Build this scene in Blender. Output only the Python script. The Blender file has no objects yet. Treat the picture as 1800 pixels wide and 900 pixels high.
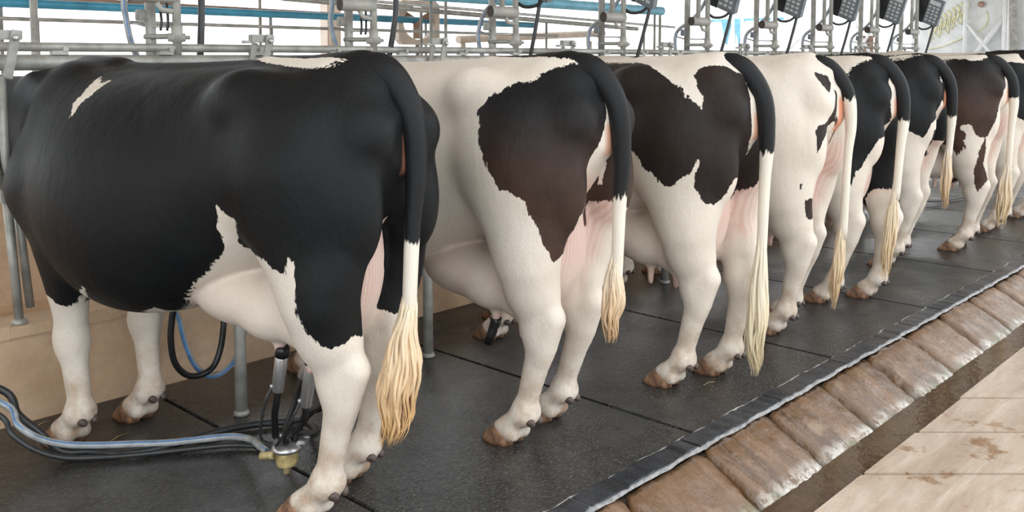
import bpy, bmesh, math, random
import numpy as np
from mathutils import Vector, Matrix

# ------------------------------------------------------------------ camera, world, light
scene = bpy.context.scene
COL = scene.collection
FPX, HCAM, PSI, PITCH, HOR = 1640.0, 1.42, math.radians(43.4), math.radians(4.0), 98.0
cam_d = bpy.data.cameras.new('camera')
cam_d.sensor_width = 36.0
cam_d.lens = 36.0 * FPX / 1800.0
cam_d.shift_y = -(450 - (HOR + FPX * math.tan(PITCH))) / 1800.0
cam_d.clip_end = 300
cam = bpy.data.objects.new('camera', cam_d)
COL.objects.link(cam)
cam.location = (0, 0, HCAM)
cam.rotation_euler = (math.pi / 2 - PITCH, 0, PSI - math.pi / 2)
scene.camera = cam

world = bpy.data.worlds.new('world')
scene.world = world
world.use_nodes = True
wn = world.node_tree.nodes
wl = world.node_tree.links
wn.clear()
w_out = wn.new('ShaderNodeOutputWorld')
w_bg = wn.new('ShaderNodeBackground')
w_bg.inputs['Color'].default_value = (0.93, 0.97, 1.0, 1)
w_bg.inputs['Strength'].default_value = 2.45
wl.new(w_bg.outputs[0], w_out.inputs[0])

vs = scene.view_settings
vs.view_transform = 'Standard'
vs.look = 'None'
vs.exposure = 0.0
vs.gamma = 1.0
vs.use_curve_mapping = False
R = math.radians
# ------------------------------------------------------------------ materials
MATS = {}
def new_mat(name):
    m = bpy.data.materials.new(name)
    m.use_nodes = True
    nt = m.node_tree
    b = nt.nodes['Principled BSDF']
    MATS[name] = m
    return m, nt, b

def nd(nt, kind, **kw):
    n = nt.nodes.new(kind)
    for k, v in kw.items():
        setattr(n, k, v)
    return n

def mix_col(nt, fac, a, b, blend='MIX'):
    n = nt.nodes.new('ShaderNodeMix')
    n.data_type = 'RGBA'
    n.blend_type = blend
    for sock, v in ((n.inputs[0], fac), (n.inputs[6], a), (n.inputs[7], b)):
        if hasattr(v, 'is_output'):
            nt.links.new(v, sock)
        elif isinstance(v, (int, float)):
            sock.default_value = v
        else:
            sock.default_value = (*v[:3], 1)
    return n.outputs[2]

def math_n(nt, op, a, b=None, clamp=False):
    n = nt.nodes.new('ShaderNodeMath')
    n.operation = op
    n.use_clamp = clamp
    for i, v in enumerate((a, b)):
        if v is None:
            continue
        if hasattr(v, 'is_output'):
            nt.links.new(v, n.inputs[i])
        else:
            n.inputs[i].default_value = v
    return n.outputs[0]

def noise(nt, scale, detail=3, rough=0.55, vec=None, dist=0.0):
    n = nt.nodes.new('ShaderNodeTexNoise')
    n.inputs['Scale'].default_value = scale
    n.inputs['Detail'].default_value = detail
    n.inputs['Roughness'].default_value = rough
    n.inputs['Distortion'].default_value = dist
    if vec is not None:
        nt.links.new(vec, n.inputs['Vector'])
    return n.outputs['Fac']

def ramp(nt, fac, stops, interp='LINEAR'):
    n = nt.nodes.new('ShaderNodeValToRGB')
    n.color_ramp.interpolation = interp
    els = n.color_ramp.elements
    while len(els) < len(stops):
        els.new(0.5)
    for e, (p, c) in zip(els, stops):
        e.position = p
        e.color = (*c[:3], 1) if not isinstance(c, (int, float)) else (c, c, c, 1)
    nt.links.new(fac, n.inputs[0])
    return n.outputs[0]

def bump(nt, height, strength, dist, b):
    n = nt.nodes.new('ShaderNodeBump')
    n.inputs['Strength'].default_value = strength
    n.inputs['Distance'].default_value = dist
    nt.links.new(height, n.inputs['Height'])
    nt.links.new(n.outputs[0], b.inputs['Normal'])
    return n

def obj_coord(nt, scale=None):
    t = nt.nodes.new('ShaderNodeTexCoord')
    if scale is None:
        return t.outputs['Object']
    mp = nt.nodes.new('ShaderNodeMapping')
    mp.inputs['Scale'].default_value = scale
    nt.links.new(t.outputs['Object'], mp.inputs['Vector'])
    return mp.outputs[0]

def simple(name, col, rough=0.5, metal=0.0, var=0.15, scale=12.0, bmp=0.0, col2=None, spec=0.5, stretch=(1, 1, 1)):
    """plain coloured material with noise-driven colour variation"""
    m, nt, b = new_mat(name)
    v = obj_coord(nt, stretch)
    f = noise(nt, scale, 4, 0.6, v)
    c2 = col2 if col2 else tuple(max(0, c * (1 - var * 2.2)) for c in col)
    c1 = tuple(min(1, c * (1 + var * 0.5)) for c in col)
    fac = ramp(nt, f, [(0.35, 0.0), (0.68, 1.0)])
    nt.links.new(mix_col(nt, fac, c2, c1), b.inputs['Base Color'])
    b.inputs['Roughness'].default_value = rough
    b.inputs['Metallic'].default_value = metal
    b.inputs['Specular IOR Level'].default_value = spec
    if bmp:
        bump(nt, noise(nt, scale * 4, 4, 0.6, v), bmp, 0.01, b)
    return m

# ------------------------------------------------------------------ object helpers
def tag(o, label=None, cat=None, group=None, kind=None):
    if label: o['label'] = label
    if cat: o['category'] = cat
    if group: o['group'] = group
    if kind: o['kind'] = kind
    return o

def empty(name, loc=(0, 0, 0), rz=0.0):
    o = bpy.data.objects.new(name, None)
    o.empty_display_size = 0.1
    COL.objects.link(o)
    o.location = loc
    o.rotation_euler = (0, 0, rz)
    return o

def link_mesh(name, me, mat, parent=None, loc=None, rot=None, smooth=True):
    o = bpy.data.objects.new(name, me)
    COL.objects.link(o)
    if mat is not None and len(me.materials) == 0:
        me.materials.append(MATS[mat] if isinstance(mat, str) else mat)
    if parent is not None: o.parent = parent
    if loc is not None: o.location = loc
    if rot is not None: o.rotation_euler = rot
    return o

class MB:
    """collects simple shapes into one mesh"""
    def __init__(s): s.v = []; s.f = []; s.sm = []
    def add(s, vs_, fs, smooth=True):
        n = len(s.v)
        s.v += [tuple(map(float, p)) for p in vs_]
        s.f += [tuple(i + n for i in f) for f in fs]
        s.sm += [smooth] * len(fs)
        return s
    def box(s, c, size, rot=None, bevel=0.0):
        bm = bmesh.new()
        bmesh.ops.create_cube(bm, size=1.0)
        for v in bm.verts: v.co = Vector((v.co.x * size[0], v.co.y * size[1], v.co.z * size[2]))
        if bevel > 0:
            bmesh.ops.bevel(bm, geom=list(bm.edges), offset=bevel, segments=2, affect='EDGES')
        M = Matrix.Translation(c) @ (rot.to_4x4() if rot is not None else Matrix.Identity(4))
        bm.verts.index_update()
        s.add([M @ v.co for v in bm.verts], [[v.index for v in f.verts] for f in bm.faces], False)
        bm.free()
        return s
    def tube(s, pts, r, n=10, cap=True, closed=False):
        pts = [Vector(p) for p in pts]
        rs = r if hasattr(r, '__len__') else [r] * len(pts)
        rings = []
        prev = None
        for i, p in enumerate(pts):
            a = pts[max(0, i - 1)]; b = pts[min(len(pts) - 1, i + 1)]
            t = (b - a)
            if t.length < 1e-9: t = Vector((0, 0, 1))
            t.normalize()
            if prev is None:
                ref = Vector((0, 0, 1)) if abs(t.z) < 0.9 else Vector((1, 0, 0))
                nx = t.cross(ref).normalized()
            else:
                nx = (prev - t * prev.dot(t))
                if nx.length < 1e-6: nx = t.cross(Vector((0, 0, 1)))
                nx.normalize()
            prev = nx
            ny = t.cross(nx)
            rings.append([p + (nx * math.cos(2 * math.pi * k / n) + ny * math.sin(2 * math.pi * k / n)) * rs[i] for k in range(n)])
        base = len(s.v)
        vs_ = [q for ring in rings for q in ring]
        fs = []
        for i in range(len(rings) - 1):
            for k in range(n):
                k2 = (k + 1) % n
                fs.append((i * n + k, i * n + k2, (i + 1) * n + k2, (i + 1) * n + k))
        s.add(vs_, fs, True)
        if cap:
            m = len(rings) - 1
            s.add([], [])
            s.f.append(tuple(base + k for k in range(n))[::-1]); s.sm.append(False)
            s.f.append(tuple(base + m * n + k for k in range(n))); s.sm.append(False)
        return s
    def lathe(s, prof, n=20, M=None):
        """prof: list of (r, z) from bottom to top, around local z"""
        vs_ = []
        fs = []
        for (r, z) in prof:
            for k in range(n):
                a = 2 * math.pi * k / n
                vs_.append(Vector((r * math.cos(a), r * math.sin(a), z)))
        for i in range(len(prof) - 1):
            for k in range(n):
                k2 = (k + 1) % n
                fs.append((i * n + k, i * n + k2, (i + 1) * n + k2, (i + 1) * n + k))
        fs.append(tuple(range(n))[::-1])
        fs.append(tuple((len(prof) - 1) * n + k for k in range(n)))
        if M is not None: vs_ = [M @ v for v in vs_]
        s.add(vs_, fs, True)
        for q in (-1, -2): s.sm[q] = False
        return s
    def mesh(s, name):
        me = bpy.data.meshes.new(name)
        me.from_pydata(s.v, [], s.f)
        me.polygons.foreach_set('use_smooth', s.sm)
        me.update()
        return me
    def build(s, name, mat, parent=None, loc=None, rot=None):
        me = s.mesh(name)
        return link_mesh(name, me, mat, parent, loc, rot)

def catmull(pts, n=8):
    P = [np.array(p, float) for p in pts]
    P = [2 * P[0] - P[1]] + P + [2 * P[-1] - P[-2]]
    out = []
    for i in range(1, len(P) - 2):
        for k in range(n):
            t = k / n
            out.append(0.5 * ((2 * P[i]) + (-P[i - 1] + P[i + 1]) * t + (2 * P[i - 1] - 5 * P[i] + 4 * P[i + 1] - P[i + 2]) * t * t
                              + (-P[i - 1] + 3 * P[i] - 3 * P[i + 1] + P[i + 2]) * t ** 3))
    out.append(P[-2])
    return out
# ------------------------------------------------------------------ cow: signed distance field -> one continuous body mesh
class Field:
    def __init__(s, lo, hi, h):
        s.lo = np.array(lo, np.float32); s.h = h
        s.n = np.ceil((np.array(hi) - s.lo) / h).astype(int) + 1
        s.ax = [s.lo[i] + h * np.arange(s.n[i], dtype=np.float32) for i in range(3)]
        s.d = np.full(s.n, 1.0, np.float32)
    def sub(s, lo, hi):
        sl = []
        for i in range(3):
            a = int(max(0, math.floor((lo[i] - s.lo[i]) / s.h))); b = int(min(s.n[i], math.ceil((hi[i] - s.lo[i]) / s.h) + 1))
            sl.append(slice(a, max(a, b)))
        X = s.ax[0][sl[0]][:, None, None]; Y = s.ax[1][sl[1]][None, :, None]; Z = s.ax[2][sl[2]][None, None, :]
        return tuple(sl), X, Y, Z
    def smin(s, sl, d, k):
        a = s.d[sl]
        if k <= 0:
            s.d[sl] = np.minimum(a, d); return
        hh = np.clip(0.5 + 0.5 * (a - d) / k, 0, 1)
        s.d[sl] = a * (1 - hh) + d * hh - k * hh * (1 - hh)
    def smax(s, sl, d, k):
        a = s.d[sl]
        hh = np.clip(0.5 - 0.5 * (a - d) / k, 0, 1)
        s.d[sl] = a * (1 - hh) + d * hh + k * hh * (1 - hh)
    def ell(s, c, r, k=0.03, cut=False, rx=0.0):
        """ellipsoid, optionally tilted about x by rx"""
        m = max(r) + k + 0.05
        sl, X, Y, Z = s.sub([c[i] - m for i in range(3)], [c[i] + m for i in range(3)])
        x = X - c[0]; y = Y - c[1]; z = Z - c[2]
        if rx:
            cc, ss = math.cos(rx), math.sin(rx)
            y, z = y * cc + z * ss, -y * ss + z * cc
        q = np.sqrt((x / r[0]) ** 2 + (y / r[1]) ** 2 + (z / r[2]) ** 2) + 1e-6
        g = np.sqrt((x / r[0] ** 2) ** 2 + (y / r[1] ** 2) ** 2 + (z / r[2] ** 2) ** 2) + 1e-6
        d = np.clip(q * (q - 1) / g, -0.5, 0.5)
        if cut: s.smax(sl, -d, k)
        else: s.smin(sl, d, k)
    def cone(s, a, b, ra, rb, k=0.03, sx=1.0, cut=False):
        """tapered capsule a->b; sx squashes it sideways (<1 = thinner)"""
        a = np.array(a, float); b = np.array(b, float)
        m = max(ra, rb) + k + 0.05
        sl, X, Y, Z = s.sub(np.minimum(a, b) - m, np.maximum(a, b) + m)
        ab = b - a; ab_s = ab * np.array([1 / sx, 1, 1])
        px = (X - a[0]) / sx; py = Y - a[1]; pz = Z - a[2]
        t = np.clip((px * ab_s[0] + py * ab_s[1] + pz * ab_s[2]) / max(1e-9, float(ab_s @ ab_s)), 0, 1)
        d = np.sqrt((px - ab_s[0] * t) ** 2 + (py - ab_s[1] * t) ** 2 + (pz - ab_s[2] * t) ** 2) - (ra + (rb - ra) * t)
        if sx < 1: d = d * (0.5 + 0.5 * sx)
        if cut: s.smax(sl, -d, k)
        else: s.smin(sl, d, k)
    def surface(s):
        """naive surface nets, refined onto the zero level"""
        d = s.d; nx, ny, nz = d.shape
        neg = d < 0
        cnt = np.zeros((nx - 1, ny - 1, nz - 1), np.int8)
        for i in (0, 1):
            for j in (0, 1):
                for l in (0, 1):
                    cnt += neg[i:nx - 1 + i, j:ny - 1 + j, l:nz - 1 + l]
        act = (cnt > 0) & (cnt < 8)
        idx = np.full(act.shape, -1, np.int64)
        cells = np.argwhere(act)
        idx[act] = np.arange(len(cells))
        acc = np.zeros((len(cells), 3)); num = np.zeros(len(cells))
        ci, cj, ck = cells.T
        corner = [(0, 0, 0), (1, 0, 0), (0, 1, 0), (1, 1, 0), (0, 0, 1), (1, 0, 1), (0, 1, 1), (1, 1, 1)]
        for e in ((0, 1), (2, 3), (4, 5), (6, 7), (0, 2), (1, 3), (4, 6), (5, 7), (0, 4), (1, 5), (2, 6), (3, 7)):
            A = np.array(corner[e[0]]); B = np.array(corner[e[1]])
            da = d[ci + A[0], cj + A[1], ck + A[2]]; db = d[ci + B[0], cj + B[1], ck + B[2]]
            m = (da < 0) != (db < 0)
            t = da[m] / (da[m] - db[m])
            acc[m] += A + (B - A) * t[:, None]; num[m] += 1
        V = (cells + acc / num[:, None])
        quads = []
        for ax in range(3):
            o1, o2 = [(1, 2), (2, 0), (0, 1)][ax]
            n0 = [nx, ny, nz]
            sa = [slice(1, n0[i] - 1) for i in range(3)]; sa[ax] = slice(0, n0[ax] - 1)
            sb = list(sa); sb[ax] = slice(1, n0[ax])
            A = neg[tuple(sa)]; B = neg[tuple(sb)]
            for sgn, M in ((1, A & ~B), (-1, ~A & B)):
                e = np.argwhere(M)
                for i in range(3):
                    if i != ax: e[:, i] += 1
                def cell(q1, q2):
                    c = e.copy(); c[:, o1] -= q1; c[:, o2] -= q2
                    return idx[c[:, 0], c[:, 1], c[:, 2]]
                q = np.stack([cell(1, 1), cell(0, 1), cell(0, 0), cell(1, 0)], 1)
                quads.append(q if sgn == 1 else q[:, ::-1])
        Q = np.concatenate(quads)
        # one relax step, then pull back to the level set
        for it in range(2):
            nb = np.zeros_like(V); c = np.zeros(len(V))
            for a, b in ((0, 1), (1, 2), (2, 3), (3, 0)):
                np.add.at(nb, Q[:, a], V[Q[:, b]]); np.add.at(c, Q[:, a], 1)
                np.add.at(nb, Q[:, b], V[Q[:, a]]); np.add.at(c, Q[:, b], 1)
            V = 0.4 * V + 0.6 * nb / np.maximum(c, 1)[:, None]
            g = s.grad(V)
            val = s.tri(V)
            gl = np.maximum((g ** 2).sum(1), 0.05)
            V = V - np.clip((val / gl), -0.7, 0.7)[:, None] * g
        return s.lo + V * s.h, Q
    def tri(s, V):
        V = np.clip(V, 0, s.n - 1.001); b = np.floor(V).astype(int); f = V - b
        o = 0
        for i in (0, 1):
            for j in (0, 1):
                for l in (0, 1):
                    w = (f[:, 0] if i else 1 - f[:, 0]) * (f[:, 1] if j else 1 - f[:, 1]) * (f[:, 2] if l else 1 - f[:, 2])
                    o = o + w * s.d[b[:, 0] + i, b[:, 1] + j, b[:, 2] + l]
        return o / s.h
    def grad(s, V):
        e = 0.5; g = np.zeros_like(V)
        for i in range(3):
            o = np.zeros(3); o[i] = e
            g[:, i] = (s.tri(V + o) - s.tri(V - o)) / (2 * e)
        return g

def interp_smooth(x, xs, ys):
    """monotone-ish cubic (catmull) interpolation"""
    xs = np.array(xs, float); ys = np.array(ys, float)
    m = np.gradient(ys, xs)
    i = np.clip(np.searchsorted(xs, x) - 1, 0, len(xs) - 2)
    h = xs[i + 1] - xs[i]; t = np.clip((x - xs[i]) / h, 0, 1)
    return ((2 * t**3 - 3 * t**2 + 1) * ys[i] + (t**3 - 2 * t**2 + t) * h * m[i] + (-2 * t**3 + 3 * t**2) * ys[i + 1] + (t**3 - t**2) * h * m[i + 1])

#            y     top   bottom  mid   halfwidth
TORSO = [(-0.28, 1.260, 1.080, 1.17, 0.100),
         (-0.20, 1.370, 0.960, 1.17, 0.175),
         (-0.10, 1.418, 0.860, 1.12, 0.225),
         ( 0.08, 1.410, 0.790, 1.08, 0.255),
         ( 0.26, 1.402, 0.725, 1.05, 0.290),
         ( 0.45, 1.388, 0.620, 0.99, 0.335),
         ( 0.68, 1.376, 0.535, 0.93, 0.370),
         ( 0.88, 1.380, 0.550, 0.93, 0.355),
         ( 1.06, 1.405, 0.655, 0.98, 0.300),
         ( 1.20, 1.402, 0.700, 1.00, 0.240),
         ( 1.36, 1.358, 0.730, 1.03, 0.150),
         ( 1.50, 1.310, 0.840, 1.06, 0.090)]

def cow_joints(p):
    """joint positions of the four legs from the hoof spots (cow-local)"""
    J = {}
    for side, sx in (('L', -1), ('R', 1)):
        hx, hy = p['hind' + side]; fx, fy = p['fore' + side]
        w = p.get('wide', 1.0)
        st = p.get('stifle', (0, 0))
        J['h' + side] = dict(
            hip=(sx * 0.185 * w, 0.02, 1.06), pin=(sx * 0.125 * w, -0.19, 1.16),
            stifle=(sx * 0.195 * w + 0.35 * hx, -0.070 + 0.45 * hy, 0.70),
            back=(sx * 0.168 * w + 0.3 * hx, -0.112 + 0.3 * hy, 0.82),
            hock=(sx * 0.135 + 0.75 * hx, -0.105 + 0.75 * hy, 0.445),
            heel=(sx * 0.135 + 0.75 * hx, -0.168 + 0.75 * hy, 0.495),
            fet=(sx * 0.135 + 1.0 * hx, -0.048 + 1.0 * hy, 0.130),
            hoof=(sx * 0.135 + 1.0 * hx, 0.025 + 1.0 * hy, 0.0))
        J['f' + side] = dict(
            shoulder=(sx * 0.180, 1.215, 0.93), blade=(sx * 0.11, 1.15, 1.26),
            elbow=(sx * 0.195 + 0.25 * fx, 1.06 + 0.25 * fy, 0.73),
            knee=(sx * 0.15 + 0.7 * fx, 1.105 + 0.7 * fy, 0.400),
            fet=(sx * 0.14 + fx, 1.088 + fy, 0.130),
            hoof=(sx * 0.14 + fx, 1.155 + fy, 0.0))
    return J

def cow_field(p, h):
    F = Field((-0.47, -0.36, 0.012), (0.47, 2.46, 1.50), h)
    J = cow_joints(p)
    # ---- torso from cross-sections
    T = np.array(TORSO)
    g = p.get('girth', 1.0)
    sl, X, Y, Z = F.sub((-1, -0.36, 0.45), (1, 1.80, 1.6))
    yy = np.clip(Y[0, :, 0], T[0, 0], T[-1, 0])
    top, bot, mid, hw = (interp_smooth(yy, T[:, 0], T[:, i])[None, :, None] for i in (1, 2, 3, 4))
    hw = hw * g; bot = mid - (mid - bot) * p.get('deep', 1.0)
    zz = Z - mid
    hh = np.where(zz > 0, top - mid, mid - bot)
    ex = np.where(zz > 0, 2.15, 2.25)
    q = ((np.abs(X) / hw) ** ex + (np.abs(zz) / hh) ** ex) ** (1 / ex)
    d = (q - 1) * np.minimum(hw, hh) * np.where(q > 1, 1.0, 1.0)
    over = np.maximum(T[0, 0] - Y, Y - T[-1, 0])
    d = np.where(over > 0, np.sqrt(np.maximum(d, 0) ** 2 + over ** 2), d)
    F.smin(sl, d.astype(np.float32), 0.0)
    # ---- pelvis, spine
    F.cone((0, -0.12, 1.385), (0, 0.25, 1.370), 0.030, 0.032, 0.05)
    F.cone((0, 0.25, 1.365), (0, 1.00, 1.352), 0.030, 0.030, 0.05)
    F.cone((0, 1.00, 1.365), (0, 1.16, 1.375), 0.035, 0.030, 0.05)
    F.cone((0, -0.12, 1.38), (0, -0.225, 1.335), 0.042, 0.036, 0.05)
    for s in (-1, 1):
        w = p.get('wide', 1.0)
        F.ell((s * 0.210 * w, 0.18, 1.295), (0.050, 0.080, 0.050), 0.12)
        F.cone((s * 0.205 * w, 0.17, 1.285), (s * 0.125 * w, -0.19, 1.225), 0.055, 0.050, 0.09)
        F.ell((s * 0.122 * w, -0.228, 1.200), (0.055, 0.060, 0.065), 0.06)
        F.ell((s * 0.145 * w, -0.180, 0.965), (0.074, 0.098, 0.165), 0.04)
        F.ell((s * 0.205 * w, 0.0, 1.06), (0.085, 0.17, 0.19), 0.12)
        # flank hollow and the groove in front of the thigh
        F.ell((s * 0.50 * g, 0.37, 1.20), (0.160, 0.13, 0.12), 0.12, cut=True)
        F.ell((s * 0.46 * w, 0.30, 0.86), (0.12, 0.06, 0.16), 0.11, cut=True)
        # ribs
        F.ell((s * 0.16 * g, 0.80, 0.93), (0.215, 0.36, 0.33), 0.10)
        # shoulder blade
        F.cone((s * 0.105, 1.12, 1.28), (s * 0.170, 1.22, 0.96), 0.085, 0.110, 0.08, sx=0.7)
        F.ell((s * 0.125, 1.28, 0.98), (0.09, 0.10, 0.14), 0.09)
    # brisket and neck
    F.ell((0, 1.24, 0.80), (0.12, 0.16, 0.15), 0.08)
    F.cone((0, 1.25, 1.14), (0, 1.90, 1.20), 0.205, 0.140, 0.06, sx=0.46)
    F.cone((0, 1.30, 0.96), (0, 1.92, 1.08), 0.10, 0.07, 0.10, sx=0.5)
    # head
    hz = p.get('head', 0.0)
    F.cone((0, 1.98, 1.25 + hz * 0.6), (0, 2.34, 0.98 + hz), 0.122, 0.075, 0.06, sx=0.82)
    F.cone((0, 1.94, 1.17 + hz * 0.5), (0, 2.26, 0.95 + hz), 0.085, 0.055, 0.05, sx=0.8)
    F.ell((0, 2.37, 0.955 + hz), (0.078, 0.06, 0.066), 0.03)
    for s in (-1, 1):
        F.ell((s * 0.085, 2.06, 1.245 + hz * 0.7), (0.035, 0.05, 0.035), 0.03)
    # ---- hind legs
    for side, s in (('L', -1), ('R', 1)):
        j = J['h' + side]
        A = np.array
        F.cone(j['hip'], j['stifle'], 0.190, 0.095, 0.07, sx=0.74)
        F.cone(j['pin'], j['back'], 0.085, 0.090, 0.05, sx=0.75)
        F.cone(j['back'], A(j['heel']) + A((0, 0.048, 0.100)), 0.088, 0.043, 0.04, sx=0.66)
        F.cone(j['hip'], A(j['back']) + A((0, 0.10, -0.02)), 0.16, 0.11, 0.07, sx=0.72)
        mid = A(j['stifle']) * 0.5 + A(j['hock']) * 0.5 + A((0, 0.010, 0.02))
        F.cone(j['stifle'], mid, 0.098, 0.078, 0.06, sx=0.76)
        F.cone(A(j['back']) * 0.5 + A(j['stifle']) * 0.5, mid + A((0, 0, 0.02)), 0.10, 0.078, 0.06, sx=0.76)
        F.cone(mid, A(j['hock']) + A((0, 0.014, 0.020)), 0.078, 0.055, 0.05, sx=0.80)
        F.cone(j['heel'], A(j['heel']) + A((0, 0.030, 0.17)), 0.028, 0.026, 0.035)       # tendon
        F.ell(A(j['heel']) + A((0, 0.0, 0.0)), (0.033, 0.032, 0.040), 0.03)               # point of hock
        F.cone(j['heel'], A(j['hock']) + A((0, -0.012, -0.09)), 0.034, 0.030, 0.03)
        F.ell(j['hock'], (0.057, 0.078, 0.090), 0.03)
        for q in (-1, 1): F.ell(A(j['hock']) + A((q * 0.036, 0.01, -0.005)), (0.018, 0.026, 0.040), 0.02)
        c0 = A(j['hock']) + A((0, 0.0, -0.06)); c1 = A(j['fet']) + A((0, 0.0, 0.035))
        F.cone(c0, c1, 0.048, 0.036, 0.03, sx=0.88)
        F.cone(c0 + A((0, -0.036, 0)), c1 + A((0, -0.022, 0)), 0.024, 0.020, 0.02)
        F.ell(j['fet'], (0.058, 0.056, 0.050), 0.03)
        for q in (-1, 1):
            F.cone(A(j['fet']) + A((q * 0.016, 0.004, -0.01)), A(j['hoof']) + A((q * 0.032, 0.012, 0.066)), 0.036, 0.031, 0.018)
            F.ell(A(j['hoof']) + A((q * 0.031, -0.030, 0.044)), (0.030, 0.032, 0.027), 0.035)
    # ---- fore legs
    for side, s in (('L', -1), ('R', 1)):
        j = J['f' + side]; A = np.array
        F.cone(j['shoulder'], j['elbow'], 0.125, 0.100, 0.07, sx=0.75)
        F.cone(A(j['elbow']) + A((0, -0.035, 0.02)), A(j['elbow']) + A((0, 0.0, -0.12)), 0.080, 0.055, 0.05, sx=0.8)
        F.cone(j['elbow'], j['knee'], 0.100, 0.054, 0.05, sx=0.82)
        F.ell(A(j['knee']) + A((0, 0.006, 0)), (0.060, 0.068, 0.080), 0.03)
        F.cone(A(j['knee']) + A((0, -0.004, -0.05)), A(j['fet']) + A((0, 0, 0.03)), 0.048, 0.040, 0.03)
        F.cone(A(j['knee']) + A((0, -0.030, -0.05)), A(j['fet']) + A((0, -0.026, 0.03)), 0.020, 0.020, 0.02)
        F.ell(j['fet'], (0.058, 0.055, 0.048), 0.03)
        for q in (-1, 1):
            F.cone(A(j['fet']) + A((q * 0.016, 0.004, -0.01)), A(j['hoof']) + A((q * 0.032, 0.010, 0.066)), 0.036, 0.031, 0.018)
            F.ell(A(j['hoof']) + A((q * 0.031, -0.030, 0.044)), (0.030, 0.032, 0.027), 0.035)
    # ---- udder
    u = p.get('udder', 1.0)
    uz = p.get('udder_z', 0.0)
    ud = [((0, 0.31, 0.640 + uz), (0.180 * u, 0.27, 0.115)), ((0, 0.08, 0.66 + uz), (0.155 * u, 0.19, 0.150)), ((0, -0.055, 0.80 + uz * 0.6), (0.112 * u, 0.105, 0.24))]
    for c, r in ud: F.ell(c, r, 0.016)
    for s in (-1, 1):
        F.ell((s * 0.090 * u, 0.18, 0.615 + uz), (0.095, 0.12, 0.095), 0.04)
        F.ell((s * 0.082 * u, 0.03, 0.600 + uz), (0.085, 0.10, 0.100), 0.04)
        for ty in (0.16, 0.03):
            F.cone((s * 0.088 * u, ty, 0.55 + uz), (s * 0.092 * u, ty, 0.447 + uz), 0.020, 0.013, 0.025)
    # vulva
    F.ell((0, -0.252, 1.135), (0.032, 0.030, 0.060), 0.03)
    return F, J, ud

def phi(P):
    """unwrap the hide: u runs along the left flank, round the rump and back along the right flank; v is height"""
    y0, Rr = 0.35, 0.50
    x, y = P[:, 0] * 2.0, P[:, 1] - y0
    ang = np.arctan2(-y, -x)            # 0 on the left, pi on the right (behind y0)
    u = np.where(y > 0, np.where(x < 0, y, -math.pi * Rr - y), -Rr * np.where(ang < -math.pi / 2, ang + 2 * math.pi, ang))
    return np.stack([u, P[:, 2]], 1)

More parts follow.
